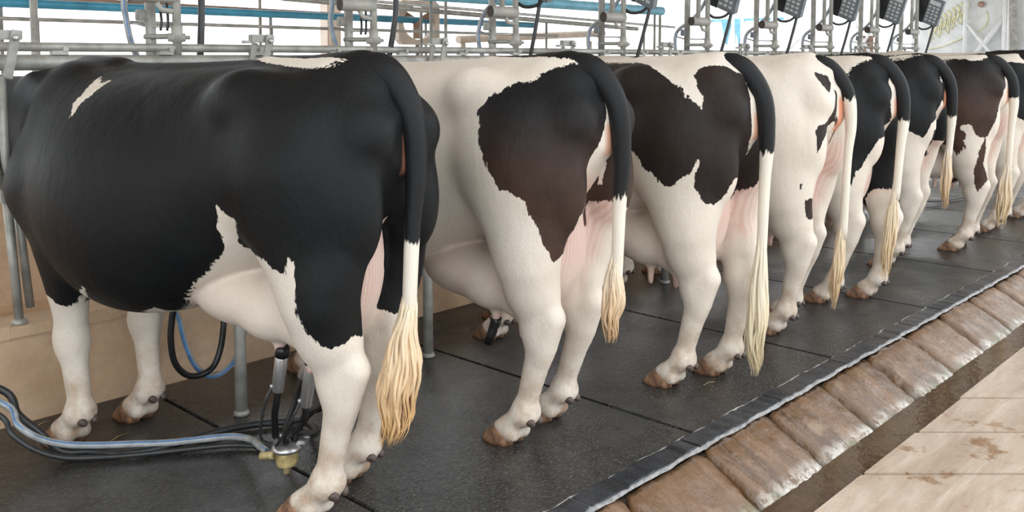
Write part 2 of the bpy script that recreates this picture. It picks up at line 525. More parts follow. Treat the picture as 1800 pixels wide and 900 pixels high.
def poly_sd(Q, poly):
    """signed distance to polygon, negative inside"""
    poly = np.array(poly, float)
    d = np.full(len(Q), 1e9); ins = np.zeros(len(Q), bool)
    for i in range(len(poly)):
        a = poly[i]; b = poly[(i + 1) % len(poly)]
        e = b - a; w = Q - a
        t = np.clip((w @ e) / max(1e-12, e @ e), 0, 1)
        d = np.minimum(d, ((w - t[:, None] * e) ** 2).sum(1))
        c = ((a[1] <= Q[:, 1]) & (b[1] > Q[:, 1])) | ((b[1] <= Q[:, 1]) & (a[1] > Q[:, 1]))
        if abs(e[1]) > 1e-12:
            xi = a[0] + (Q[:, 1] - a[1]) / e[1] * e[0]
            ins ^= c & (Q[:, 0] < xi)
    d = np.sqrt(d)
    return np.where(ins, -d, d)
def make_hide():
    m, nt, b = new_mat('hide')
    def att(n):
        a = nt.nodes.new('ShaderNodeAttribute'); a.attribute_name = n
        return a.outputs['Fac']
    oc = obj_coord(nt)
    hair = obj_coord(nt, (90, 90, 26))
    hair2 = obj_coord(nt, (1, 1, 0.45))
    # ragged hairy border of the dark patches
    n1 = noise(nt, 1.0, 2, 0.6, hair)
    n2 = noise(nt, 26.0, 3, 0.6, oc)
    e = math_n(nt, 'ADD', att('coat'), math_n(nt, 'MULTIPLY', math_n(nt, 'SUBTRACT', n1, 0.5), 0.024))
    e = math_n(nt, 'ADD', e, math_n(nt, 'MULTIPLY', math_n(nt, 'SUBTRACT', n2, 0.5), 0.014))
    dark = math_n(nt, 'ADD', math_n(nt, 'MULTIPLY', e, -320.0), 0.5, clamp=True)
    fine = noise(nt, 220.0, 3, 0.6, hair2)
    big = noise(nt, 5.0, 4, 0.6, oc)
    blk = mix_col(nt, big, (0.0035, 0.0040, 0.0048), (0.0085, 0.0090, 0.0092))
    brn = mix_col(nt, big, (0.026, 0.0155, 0.0115), (0.075, 0.040, 0.028))
    dk = mix_col(nt, math_n(nt, 'MULTIPLY', att('brown'), ramp(nt, noise(nt, 4.0, 3, 0.6, oc), [(0.25, 0.35), (0.65, 1.0)])), blk, brn)
    dk = mix_col(nt, math_n(nt, 'MULTIPLY', fine, 0.55), dk, mix_col(nt, 1.0, dk, (2.0, 2.0, 2.0), 'MULTIPLY'))
    wh = mix_col(nt, big, (0.65, 0.575, 0.485), (0.77, 0.71, 0.63))
    wh = mix_col(nt, ramp(nt, fine, [(0.35, 0.0), (0.7, 0.35)]), wh, (0.56, 0.48, 0.39))
    pk = mix_col(nt, noise(nt, 7.0, 3, 0.6, oc), (0.66, 0.40, 0.34), (0.80, 0.62, 0.55))
    wh = mix_col(nt, att('pink'), wh, pk)
    fold = nt.nodes.new('ShaderNodeTexWave'); fold.bands_direction = 'X'; fold.inputs['Scale'].default_value = 24.0; fold.inputs['Distortion'].default_value = 1.5
    nt.links.new(oc, fold.inputs['Vector'])
    wh = mix_col(nt, math_n(nt, 'MULTIPLY', att('fold'), ramp(nt, fold.outputs['Fac'], [(0.35, 0.0), (0.8, 0.5)])), wh, (0.62, 0.36, 0.30))
    # stains on the lower legs
    dn = ramp(nt, noise(nt, 11.0, 5, 0.65, oc), [(0.42, 0.0), (0.72, 1.0)])
    wh = mix_col(nt, math_n(nt, 'MULTIPLY', dn, att('soil')), wh, (0.42, 0.27, 0.17))
    col = mix_col(nt, dark, wh, dk)
    col = mix_col(nt, att('bare'), col, (0.62, 0.27, 0.16))
    nt.links.new(col, b.inputs['Base Color'])
    nt.links.new(ramp(nt, dark, [(0.0, 0.62), (1.0, 0.52)]), b.inputs['Roughness'])
    nt.links.new(ramp(nt, dark, [(0.0, 0.25), (1.0, 0.18)]), b.inputs['Specular IOR Level'])
    b.inputs['Sheen Weight'].default_value = 0.0
    b.inputs['Sheen Roughness'].default_value = 0.4
    hb = math_n(nt, 'ADD', math_n(nt, 'MULTIPLY', fine, 0.6), math_n(nt, 'MULTIPLY', noise(nt, 38.0, 3, 0.6, hair2), 0.5))
    hb = math_n(nt, 'ADD', hb, math_n(nt, 'MULTIPLY', noise(nt, 13.0, 3, 0.6, hair2), 2.2))
    bump(nt, hb, 0.45, 0.006, b)
    return m
make_hide()

simple('hoof_horn', (0.40, 0.22, 0.12), 0.4, var=0.3, scale=22, col2=(0.10, 0.055, 0.035))
simple('hoof_dark', (0.12, 0.08, 0.06), 0.45, var=0.3, scale=30, col2=(0.03, 0.022, 0.02))
simple('tail_black', (0.0085, 0.009, 0.0095), 0.5, var=0.2, scale=60, spec=0.15, stretch=(1, 1, 0.2))

def tail_mat(name, root, tip, z_split):
    """tail skin and hair: dark towards the root, pale towards the tip (split at local height)"""
    m, nt, b = new_mat(name)
    v = obj_coord(nt)
    sep = nt.nodes.new('ShaderNodeSeparateXYZ'); nt.links.new(v, sep.inputs[0])
    n = noise(nt, 60, 2, 0.6, obj_coord(nt, (1, 1, 0.25)))
    z = math_n(nt, 'ADD', sep.outputs['Z'], math_n(nt, 'MULTIPLY', math_n(nt, 'SUBTRACT', n, 0.5), 0.09))
    f = math_n(nt, 'ADD', math_n(nt, 'MULTIPLY', math_n(nt, 'SUBTRACT', z, z_split), 90.0), 0.5, clamp=True)
    nb = noise(nt, 14, 3, 0.6, obj_coord(nt, (1, 1, 0.3)))
    tipc = mix_col(nt, nb, tuple(c * 0.82 for c in tip), tuple(min(1, c * 1.12) for c in tip))
    nt.links.new(mix_col(nt, f, tipc, root), b.inputs['Base Color'])
    b.inputs['Roughness'].default_value = 0.5; b.inputs['Specular IOR Level'].default_value = 0.2
    bump(nt, noise(nt, 160, 2, 0.6, obj_coord(nt, (1, 1, 0.2))), 0.3, 0.005, b)
    return m

def switch_mat(name, top, tip, z0, z1):
    """brush of the tail: colour runs from pale at the top to soiled yellow at the tip"""
    m, nt, b = new_mat(name)
    v = obj_coord(nt)
    sep = nt.nodes.new('ShaderNodeSeparateXYZ'); nt.links.new(v, sep.inputs[0])
    f = nt.nodes.new('ShaderNodeMapRange')
    f.inputs['From Min'].default_value = z0; f.inputs['From Max'].default_value = z1
    nt.links.new(sep.outputs['Z'], f.inputs['Value'])
    nb = noise(nt, 40, 3, 0.6, obj_coord(nt, (1, 1, 0.15)))
    ff = math_n(nt, 'ADD', f.outputs[0], math_n(nt, 'MULTIPLY', math_n(nt, 'SUBTRACT', nb, 0.5), 0.9), clamp=True)
    nt.links.new(mix_col(nt, ff, tip, top), b.inputs['Base Color'])
    b.inputs['Roughness'].default_value = 0.55
    return m

def claw_mesh(toe=1.0):
    """one half of a cloven hoof, toe towards +y"""
    n = 14
    V = []; rows = [(0.0, 1.0, 0.0), (0.018, 1.0, -0.002), (0.042, 0.95, -0.008), (0.062, 0.88, -0.014), (0.071, 0.70, -0.016)]
    for z, sc, dy in rows:
        for k in range(n):
            a = 2 * math.pi * k / n
            cx, cy = math.cos(a), math.sin(a)
            fw = 0.090 * toe if cy > 0 else 0.052
            x = 0.0355 * cx * (1 - 0.40 * max(0, cy) ** 2)
            y = fw * cy * (1 - 0.0 * z)
            # toe wall leans back towards the coronet, heel lower
            lean = (1 - z / 0.071 * 0.50) if cy > 0 else 1.0
            zz = z * (1.0 if cy > -0.2 else 0.72)
            V.append((x * sc, y * lean * (sc if cy < 0 else 1) + dy, zz))
    Fc = []
    for i in range(len(rows) - 1):
        for k in range(n):
            k2 = (k + 1) % n
            Fc.append((i * n + k, i * n + k2, (i + 1) * n + k2, (i + 1) * n + k))
    Fc.append(tuple(range(n))[::-1]); Fc.append(tuple((len(rows) - 1) * n + k for k in range(n)))
    mb = MB(); mb.add(V, Fc, True); mb.sm[-2] = False
    return mb
CLAW_PALE = claw_mesh().mesh('claw'); CLAW_PALE.materials.append(MATS['hoof_horn'])
CLAW_DARK = claw_mesh().mesh('claw'); CLAW_DARK.materials.append(MATS['hoof_dark'])
_m = MB().lathe([(0.014, -0.004), (0.0165, 0.004), (0.0135, 0.015), (0.009, 0.022), (0.003, 0.026)], 10)
DEW = _m.mesh('dewclaw'); DEW.materials.append(MATS['hoof_dark'])
def ear_mesh():
    mb = MB(); V = []; Fc = []; n = 9; m = 7
    for i in range(n):
        t = i / (n - 1); w = 0.055 * math.sin(math.pi * (0.12 + 0.88 * t) ** 0.8) + 0.006
        for k in range(m):
            s = -1 + 2 * k / (m - 1)
            for th in (0,):
                V.append((t * 0.19, -0.02 * (1 - s * s) * (1 - t), s * w - 0.05 * t * t))
    for i in range(n - 1):
        for k in range(m - 1):
            Fc.append((i * m + k, i * m + k + 1, (i + 1) * m + k + 1, (i + 1) * m + k))
    V2 = [(x, y + 0.008, z) for x, y, z in V]; N = len(V)
    Fc += [tuple(N + q for q in f[::-1]) for f in Fc]
    mb.add(V + V2, Fc, True)
    return mb
EAR = ear_mesh().mesh('ear'); EAR.materials.append(MATS['tail_black'])

def make_cow(label, loc, rz, p, h):
    root = empty('cow', loc, rz)
    sc = p.get('scale', 1.0)
    root.scale = (sc, sc, sc * p.get('zs', 1.0))
    tag(root, label, 'cow', 'dairy cows lined up in the milking stalls')
    F, J, ud = cow_field(p, h)
    V, Q = F.surface()
    me = bpy.data.meshes.new('body')
    me.vertices.add(len(V)); me.vertices.foreach_set('co', V.astype(np.float32).ravel())
    me.loops.add(Q.size); me.loops.foreach_set('vertex_index', Q.astype(np.int32).ravel())
    me.polygons.add(len(Q)); me.polygons.foreach_set('loop_start', (np.arange(len(Q)) * 4).astype(np.int32))
    me.polygons.foreach_set('use_smooth', np.ones(len(Q), bool))
    me.update(calc_edges=True); me.validate()
    # --- hide markings, all in the cow's own coordinates
    U = phi(V)
    inv = p.get('base', 'white') == 'black'
    sd = np.full(len(V), 0.2)
    for poly in p.get('dark', []): sd = np.minimum(sd, poly_sd(U, poly))
    if inv: sd = np.full(len(V), -0.2)
    for poly in p.get('white', []): sd = np.maximum(sd, -poly_sd(U, poly))
    for poly in p.get('dark2', []): sd = np.minimum(sd, poly_sd(U, poly))
    dU = np.full(len(V), 9.0)
    for c, r in ud:
        q = np.sqrt((((V - np.array(c)) / (np.array(r) * 1.03)) ** 2).sum(1)); dU = np.minimum(dU, (q - 1) * min(r))
    ss = lambda x, a, b: (lambda t: t * t * (3 - 2 * t))(np.clip((x - a) / (b - a), 0, 1))
    inner = (np.abs(V[:, 0]) < 0.14)
    pink = ss(-dU, -0.05, 0.02) * p.get('pinkness', 0.55) * (0.45 + 0.55 * ss(0.12 - V[:, 1], 0, 0.15))
    rear = ss(0.16 - np.abs(V[:, 0]), 0.0, 0.08) * ss(-0.02 - V[:, 1], 0, 0.05) * ss(V[:, 2], 0.60, 0.7) * ss(1.05 - V[:, 2], 0, 0.12)
    pink = np.maximum(pink, rear * 0.6 * p.get('pinkness', 0.55) / 0.55)
    teat = (V[:, 2] < 0.512 + p.get('udder_z', 0)) & (dU < 0.12) & (np.abs(V[:, 0]) < 0.11) & (V[:, 1] > -0.02) & (V[:, 1] < 0.20)
    pink = np.where(teat, 0.95, pink)
    bare = ss(0.040 - np.abs(V[:, 0]), 0, 0.018) * ss(-0.21 - V[:, 1], 0, 0.02) * ss(p.get('bare_h', 0.07) - np.abs(V[:, 2] - 1.13), 0, 0.03) * p.get('vulva', 0.8)
    soil = ss(0.5 - V[:, 2], 0, 0.45) * p.get('soil', 1.1)
    bz = p.get('brownz', None)
    br = np.full(len(V), p.get('brown', 0.0))
    if bz: br = br * ss(bz[0] - V[:, 2], 0, bz[1])
    sd = np.where(np.abs(V[:, 1] - 1.6) < 0.0, sd, sd)
    if p.get('darkhead', True): sd = np.where(V[:, 1] > 1.7, np.minimum(sd, -(V[:, 1] - 1.7)), sd)
    for nm, arr in (('coat', sd), ('pink', pink), ('soil', soil), ('brown', br), ('bare', bare), ('fold', rear)):
        a = me.attributes.new(nm, 'FLOAT', 'POINT'); a.data.foreach_set('value', arr.astype(np.float32))
    body = link_mesh('body', me, 'hide', root)
    # --- hooves
    for key, j in J.items():
        hx, hy, _ = j['hoof']; dk = p.get('dark_hoof', ()) 
        for q in (-1, 1):
            o = bpy.data.objects.new('claw', CLAW_DARK if key in dk else CLAW_PALE); COL.objects.link(o); o.parent = root
            o.location = (hx + q * 0.032, hy + 0.022, 0.001); o.rotation_euler = (0, 0, R(-5 * q))
            d = bpy.data.objects.new('dewclaw', DEW); COL.objects.link(d); d.parent = root
            fx, fy, fz = j['fet']
            d.location = (fx + q * 0.025, fy - 0.037, fz - 0.020); d.rotation_euler = (R(125), 0, R(-18 * q))
    for s in (-1, 1):
        o = bpy.data.objects.new('ear', EAR); COL.objects.link(o); o.parent = root
        o.location = (s * 0.085, 1.99, 1.29 + p.get('head', 0) * 0.5); o.rotation_euler = (0, R(0), R(180 if s < 0 else 0))
    # --- tail
    tp = p['tail']
    pts = catmull([t[:3] for t in tp], 7); rad = [float(r[0]) for r in catmull([(t[3], 0, 0) for t in tp], 7)]
    tm = MB().tube(pts, rad, 14)
    cols = p.get('tail_cols', ((0.0105, 0.011, 0.012), (0.74, 0.68, 0.58)))
    idn = len(bpy.data.materials)
    tail = tm.build('tail', tail_mat('tail_hide_%d' % idn, cols[0], cols[1], p.get('tail_split', 0.75)), root)
    sw = p.get('switch')
    if sw:
        rnd = random.Random(sw.get('seed', 3)); mb = MB()
        cp = [np.array(c[:3], float) for c in sw['path']]; cr = [c[3] for c in sw['path']]
        for k in range(sw.get('n', 90)):
            a = rnd.uniform(0, 2 * math.pi); rr = math.sqrt(rnd.random()); ph = rnd.uniform(0, 6.28); amp = rnd.uniform(0.3, 1) * sw.get('wave', 0.016)
            end = rnd.uniform(0.62, 1.0) if k % 3 else rnd.uniform(0.85, 1.0)
            strand = []
            start = rnd.uniform(0, 0.35)
            a2 = a + rnd.uniform(-0.5, 0.5)
            dense = catmull(cp, 6); dr = [float(q[0]) for q in catmull([(c, 0, 0) for c in cr], 6)]
            m = len(dense)
            for i in range(m):
                t = i / (m - 1)
                if t < start or t > end: continue
                aa = a + (a2 - a) * t
                c = dense[i]; r_ = dr[i] * rr
                w = amp * math.sin(ph + t * sw.get('freq', 17)) * t
                strand.append((c[0] + r_ * math.cos(aa) + w * math.cos(ph), c[1] + r_ * math.sin(aa) + w * math.sin(ph), c[2]))
            if len(strand) < 3: continue
            L = len(strand)
            rs = [sw.get('w', 0.0055) * (0.75 + 0.5 * math.sin(math.pi * i / (L - 1))) * (1.0 if i < L * 0.6 else max(0.12, (L - 1 - i) / (L * 0.4))) for i in range(L)]
            mb.tube(strand, rs, 5)
        zs = [c[2] for c in cp]
        mb.build('tail_switch', switch_mat('switch_%d' % idn, sw.get('top', (0.72, 0.64, 0.52)), sw.get('tip', (0.62, 0.40, 0.20)), min(zs), max(zs)), tail)
    return root
HIDE = {
 0: dict(
  white=[[(0.556, 1.345), (0.512, 1.330), (0.486, 1.336), (0.476, 1.339), (0.477, 1.326), (0.476, 1.312), (0.482, 1.289), (0.497, 1.264), (0.496, 1.239), (0.493, 1.206), (0.524, 1.243), (0.545, 1.263), (0.538, 1.283), (0.551, 1.315), (0.559, 1.334)],
   [(-0.107, 0.982), (-0.125, 0.964), (-0.148, 0.945), (-0.175, 0.940), (-0.177, 0.913), (-0.169, 0.857), (-0.189, 0.837), (-0.235, 0.839), (-0.258, 0.830), (-0.282, 0.805), (-0.308, 0.796), (-0.311, 0.850), (-0.329, 0.826), (-0.325, 0.765), (-0.327, 0.728), (-0.327, 0.720), (-0.330, 0.691), (-0.345, 0.648), (-0.368, 0.623), (-0.392, 0.597), (-0.417, 0.585), (-0.448, 0.586), (-0.473, 0.593), (-0.501, 0.609), (-0.574, 0.600), (-0.585, 0.660), (-0.605, 0.750), (-0.641, 0.810), (-0.694, 0.840), (-0.747, 0.860), (-0.868, 0.930), (-0.879, 0.830), (-0.873, 0.770), (-0.901, 0.750), (-0.922, 0.690), (-0.956, 0.640), (-0.968, 0.615), (-0.996, 0.600), (-1.786, 0.620), (-1.786, 0.480), (-0.322, 0.480), (-0.062, 0.480), (0.310, 0.480), (0.337, 0.561), (0.250, 0.599), (0.265, 0.564), (0.268, 0.550), (0.175, 0.601), (0.116, 0.656), (0.145, 0.628), (0.098, 0.669), (0.039, 0.716), (-0.005, 0.744), (-0.034, 0.771), (-0.095, 0.809), (-0.111, 0.835), (-0.112, 0.875), (-0.103, 0.903), (-0.112, 0.949)],
   [(0.733, 0.578), (0.712, 0.559), (0.678, 0.545), (0.654, 0.557), (0.636, 0.582), (0.426, 0.673), (0.610, 0.500), (0.610, -0.100), (1.150, -0.100), (1.150, 0.660)],
   [(-1.786, 0.550), (-1.786, -0.100), (-0.042, -0.100), (-0.042, 0.550)],
   [(-2.086, 0.660), (-2.736, 0.660), (-2.736, -0.100), (-2.086, -0.100)],
   [(-0.428, 1.392), (-0.453, 1.387), (-0.466, 1.384), (-0.479, 1.381), (-0.517, 1.386), (-0.579, 1.398), (-0.640, 1.410), (-0.315, 1.500), (0.050, 1.500)]],
 ),
 1: dict(
  dark=[[(-0.217, 1.228), (-0.252, 1.259), (-0.258, 1.278), (-0.305, 1.298), (-0.372, 1.327), (-0.415, 1.328), (-0.451, 1.333), (-0.503, 1.357), (-0.565, 1.376), (-0.640, 1.388), (-0.733, 1.396), (-0.242, 1.500), (-0.909, 1.500), (-0.752, 1.300), (-0.736, 1.200), (-0.667, 1.100), (-0.630, 1.000), (-0.603, 0.920), (-0.584, 0.870), (-0.565, 0.886), (-0.560, 0.834), (-0.681, 0.759), (-0.511, 0.734), (-0.475, 0.714), (-0.453, 0.730), (-0.416, 0.791), (-0.407, 0.830), (-0.374, 0.878), (-0.357, 0.927), (-0.310, 0.960), (-0.278, 0.967), (-0.266, 1.001), (-0.246, 1.038), (-0.234, 1.086), (-0.222, 1.123), (-0.223, 1.152), (-0.228, 1.209)],
   [(-0.819, 1.200), (-0.803, 1.000), (-0.840, 0.900), (-0.842, 0.800), (-0.897, 0.800), (-0.927, 0.900), (-0.976, 0.870), (-1.249, 0.850), (-1.448, 1.300), (-1.448, 1.500), (-0.825, 1.500)]],
  white=[[(-0.741, 1.122), (-0.773, 1.080), (-0.858, 1.022), (-0.902, 0.956), (-0.883, 0.954), (-0.777, 1.027), (-0.719, 1.088)]],
 ),
 2: dict(
  dark=[[(0.177, 1.388), (0.028, 1.387), (-0.298, 1.390), (-0.290, 1.373), (-0.314, 1.350), (-0.337, 1.310), (-0.369, 1.288), (-0.366, 1.255), (-0.399, 1.224), (-0.345, 1.305), (-0.363, 1.288), (-0.361, 1.255), (-0.401, 1.221), (-0.413, 1.208), (-0.436, 1.255), (-0.426, 1.289), (-0.453, 1.340), (-0.519, 1.373), (-0.596, 1.380), (-0.631, 1.382), (-0.665, 1.371), (-0.701, 1.355), (-0.733, 1.337), (-0.737, 1.287), (-0.690, 1.231), (-0.705, 1.161), (-0.726, 1.078), (-0.799, 1.025), (-0.895, 0.932), (-0.549, 0.925), (-0.507, 0.849), (-0.469, 0.820), (-0.429, 0.826), (-0.396, 0.866), (-0.379, 0.913), (-0.387, 0.960), (-0.393, 0.995), (-0.384, 1.006), (-0.376, 0.971), (-0.358, 0.942), (-0.331, 0.923), (-0.306, 0.888), (-0.276, 0.894), (-0.252, 0.930), (-0.216, 0.958), (-0.196, 1.010), (-0.182, 1.027), (-0.157, 1.025), (-0.122, 1.030), (-0.020, 1.218), (0.184, 1.375)],
   [(-0.819, 1.250), (-0.820, 1.050), (-0.858, 0.920), (-0.879, 0.800), (-0.932, 0.800), (-0.954, 0.900), (-1.249, 0.900), (-1.448, 1.300), (-1.448, 1.500), (-0.884, 1.500), (-0.737, 1.345)]],
 ),
 3: dict(
  dark=[[(-0.599, 1.342), (-0.643, 1.333), (-0.706, 1.319), (-0.698, 1.281), (-0.586, 1.238), (-0.574, 1.263), (-0.582, 1.303)],
   [(-0.696, 1.261), (-0.639, 1.193), (-0.615, 1.124), (-0.587, 1.094), (-0.510, 1.082), (-0.493, 1.057), (-0.495, 0.989), (-0.502, 0.950), (-0.529, 0.995), (-0.557, 1.028), (-0.678, 1.093), (-0.705, 1.163), (-0.712, 1.247)],
   [(-0.687, 1.104), (-0.702, 1.135), (-0.873, 0.998), (-0.897, 0.961)],
   [(-0.423, 0.798), (-0.441, 0.803), (-0.424, 0.769)],
   [(-0.455, 0.716), (-0.501, 0.727), (-0.978, 0.632), (-0.526, 0.615), (-0.498, 0.617), (-0.462, 0.665)],
   [(-1.172, 1.050), (-1.342, 0.800), (-1.636, 0.800), (-1.636, 1.500), (-1.096, 1.500)]],
 ),
 4: dict(
  dark=[[(-0.428, 1.316), (-0.484, 1.348), (-0.590, 1.384), (-0.696, 1.400), (-0.810, 1.394), (-0.242, 1.500), (-1.096, 1.500), (-0.684, 1.267), (-0.614, 1.172), (-0.761, 1.055), (-0.587, 0.978), (-0.521, 0.970), (-0.484, 0.911), (-0.464, 0.854), (-0.444, 0.812), (-0.407, 0.784), (-0.386, 0.699), (-0.370, 0.756), (-0.355, 0.824), (-0.341, 0.840), (-0.321, 0.879), (-0.299, 0.869), (-0.277, 0.861), (0.300, 0.750), (0.370, 1.100), (0.250, 1.300)],
   [(-0.819, 1.300), (-0.785, 1.050), (-0.875, 0.850), (-0.922, 0.720), (-0.972, 0.620), (-1.014, 0.530), (-1.049, 0.580), (-1.249, 0.650), (-1.448, 0.800), (-1.448, 1.500), (-0.895, 1.500)]],
 ),
 5: dict(
  dark=[[(-0.560, 1.404), (-0.466, 1.384), (-0.505, 1.391), (-0.631, 1.412), (-0.696, 1.424), (-0.811, 1.410), (-0.242, 1.500), (-1.172, 1.500), (-0.674, 1.256), (-0.690, 1.158), (-0.668, 1.108), (-0.674, 1.061), (-0.506, 0.981), (-0.486, 0.916), (-0.468, 0.889), (-0.433, 0.907), (-0.370, 0.938), (-0.318, 0.938), (-0.284, 0.945), (0.350, 0.950), (0.350, 1.300)],
   [(-0.635, 1.192), (-0.791, 1.055), (-0.900, 0.996), (-0.549, 0.939), (-0.539, 0.830), (-0.984, 0.736), (-0.986, 0.762), (-0.947, 0.852), (-1.586, 0.800), (-1.636, 1.300), (-1.460, 1.500), (-1.008, 1.500)]],
 ),
 6: dict(
  dark=[[(-0.380, 1.384), (-0.483, 1.393), (-0.535, 1.398), (-0.516, 1.385), (-0.603, 1.388), (-0.688, 1.407), (-0.811, 1.410), (-0.272, 1.500), (-1.008, 1.500), (-0.772, 1.353), (-0.801, 1.299), (-0.678, 1.238), (-0.584, 1.178), (-0.594, 1.115), (-0.530, 1.018), (-0.485, 0.903), (-0.467, 0.853), (-0.439, 0.847), (-0.398, 0.851), (-0.381, 0.884), (-0.360, 0.927), (-0.331, 0.941), (-0.302, 0.927), (-0.298, 0.904), (-0.329, 0.878), (-0.339, 0.847), (-0.326, 0.819), (-0.337, 0.775), (-0.322, 0.754), (-0.337, 0.770), (-0.309, 0.714), (-0.288, 0.759), (-0.268, 0.782), (0.300, 0.850), (0.350, 1.200)],
   [(-0.406, 0.755), (-0.398, 0.692), (-0.398, 0.618), (-0.415, 0.562), (-0.460, 0.478), (-0.474, 0.450), (-0.494, 0.507), (-0.551, 0.546), (-0.522, 0.597), (-0.458, 0.655), (-0.457, 0.858)],
   [(-1.172, 1.050), (-1.342, 0.800), (-1.636, 0.800), (-1.636, 1.500), (-1.008, 1.500)]],
  white=[[(-0.239, 1.001), (-0.258, 0.970), (-0.283, 0.933), (-0.276, 0.927), (-0.248, 0.960)]],
 ),
 7: dict(
  dark=[[(0.350, 1.340), (-0.083, 1.370), (-0.485, 1.375), (-0.678, 1.360), (-0.753, 1.200), (-0.649, 1.000), (-0.580, 0.860), (-0.422, 0.950), (-0.146, 0.850), (0.150, 0.900), (0.350, 1.200)],
   [(-0.834, 1.360), (-0.818, 1.100), (-0.910, 0.800), (-1.307, 0.800), (-1.448, 1.500)]],
 ),
 8: dict(
  dark=[[(-0.037, 1.500), (-0.816, 1.500), (-0.753, 1.000), (-0.515, 0.800), (-0.146, 0.900), (0.010, 1.200)],
   [(-0.816, 1.500), (-0.818, 1.000), (-1.307, 0.900), (-1.448, 1.500)]],
 ),
}
def tail_of(split, dock, tip, w=0.045, dx=0.0, dy=0.0, off=0.0, x0=0.0, thick=1.0):
    """tail bone and brush: split = height where the hide turns pale, dock = end of the bone, tip = end of the hair"""
    y = -0.300 + off
    T = [(0, -0.06, 1.360, 0.042 * thick), (0, -0.155, 1.385, 0.048 * thick), (x0 * 0.3, -0.235 + off * 0.5, 1.350, 0.047 * thick), (x0 * 0.7, y - 0.005, 1.24, 0.041 * thick),
         (x0, y - 0.022, 1.08, 0.033 * thick), (x0 + dx * 0.15, y - 0.020 + dy * 0.15, 0.90, 0.024 * thick), (x0 + dx * 0.3, y - 0.015 + dy * 0.3, dock, 0.021)]
    S = []
    top = dock + 0.16
    for i, (q, ww) in enumerate(((0, 0.35), (0.22, 0.55), (0.5, 1.0), (0.78, 0.85), (1.0, 0.3))):
        z = top + (tip - top) * q
        S.append((x0 + dx * (0.2 + 0.8 * q), y - 0.015 + dy * (0.2 + 0.8 * q), z, w * ww))
    return dict(tail=T, tail_split=split, switch_path=S)
COWS = [
 ('large black cow with a white shoulder streak and white legs, nearest on the left', (1.725, 2.39, 0), 14,
  dict(hindL=(0.0, -0.02), hindR=(0, 0.05), foreL=(0, 0), foreR=(0, -0.03), base='black', sw=dict(n=170, top=(0.72, 0.62, 0.46), tip=(0.58, 0.33, 0.12), wave=0.022, freq=19), **tail_of(0.87, 0.56, 0.26, 0.056, -0.10, 0.02, 0.015))),
 ('white cow with one large dark brown patch over the rump, second from the left', (2.57, 2.26, 0), 3,
  dict(hindL=(0, 0.03), hindR=(0, 0.06), foreL=(0, 0.1), foreR=(0, 0.1), girth=0.93, udder_z=-0.05, udder=1.05, brown=1.0, brownz=(1.3, 0.4), sw=dict(n=90), **tail_of(0.93, 0.62, 0.40, 0.034, -0.03, 0.02, 0.0, 0.02))),
 ('white cow with black patches on back and rump and a long pale tail brush', (3.47, 2.19, 0), 2,
  dict(hindL=(0, 0.01), hindR=(0, -0.07), foreL=(0, -0.1), foreR=(0, 0.1), brown=0.3, udder_z=-0.02, sw=dict(n=140, top=(0.76, 0.70, 0.58), tip=(0.66, 0.54, 0.33)), **tail_of(1.02, 0.55, 0.06, 0.045, -0.02, 0.02, 0.0, 0.025))),
 ('nearly all white cow with small dark marks near the tail', (4.47, 2.28, 0), 2,
  dict(hindL=(0, -0.04), hindR=(0, 0.05), foreL=(0, 0), foreR=(0, 0), brown=0.4, girth=0.91, bare_h=0.10, vulva=1.0, sw=dict(n=60, top=(0.72, 0.62, 0.46), tip=(0.58, 0.39, 0.20)), **tail_of(1.20, 0.50, 0.12, 0.026, -0.04, 0.05, 0.0, 0.05, thick=0.85))),
 ('black cow with white hind legs, fifth from the left', (5.23, 2.30, 0), 2,
  dict(hindL=(0, 0.03), hindR=(0, -0.12), foreL=(0, 0), foreR=(0, 0), girth=0.91, sw=dict(n=60, tip=(0.62, 0.44, 0.22)), **tail_of(1.06, 0.62, 0.14, 0.032, -0.08, 0.05, 0.0, 0.03))),
 ('black backed cow with white thighs, sixth from the left', (6.40, 2.43, 0), 2,
  dict(hindL=(0, 0), hindR=(0, 0.05), foreL=(0, 0), foreR=(0, 0), sw=dict(n=50), **tail_of(1.02, 0.75, 0.38, 0.03, -0.01, 0.02, 0.0, 0.04))),
 ('brown and white cow beyond the gap, seventh from the left', (7.25, 2.29, 0), 2,
  dict(hindL=(0, -0.03), hindR=(0, 0), foreL=(0, 0), foreR=(0, 0), brown=1.0, soil=1.0, brownz=(1.40, 0.4), sw=dict(n=60, tip=(0.66, 0.47, 0.25)), **tail_of(1.12, 0.55, 0.15, 0.045, -0.02, 0.05, 0.0, 0.04))),
 ('dark rumped cow with pale legs at the right edge', (8.2, 2.33, 0), 2,
  dict(hindL=(0, 0), hindR=(0, 0), foreL=(0, 0), foreR=(0, 0), sw=dict(n=50), **tail_of(1.1, 0.55, 0.15, 0.04, 0.0, 0.02, 0.0))),
 ('furthest cow, cut off by the right edge of the picture', (9.1, 2.33, 0), 2,
  dict(scale=1.035, hindL=(0, 0), hindR=(0, 0), foreL=(0, 0), foreR=(0, 0), sw=dict(n=40), **tail_of(1.1, 0.55, 0.15, 0.04, 0.0, 0.02, 0.0))),
]
for i, (lab, loc, rz, p) in enumerate(COWS):
    p['switch'] = dict(p.pop('sw', {}), path=p.pop('switch_path'), seed=i + 3)
    if i in HIDE: p.update(HIDE[i])
    make_cow(lab, loc, R(rz), p, 0.012 if i < 1 else (0.0135 if i < 4 else 0.017))
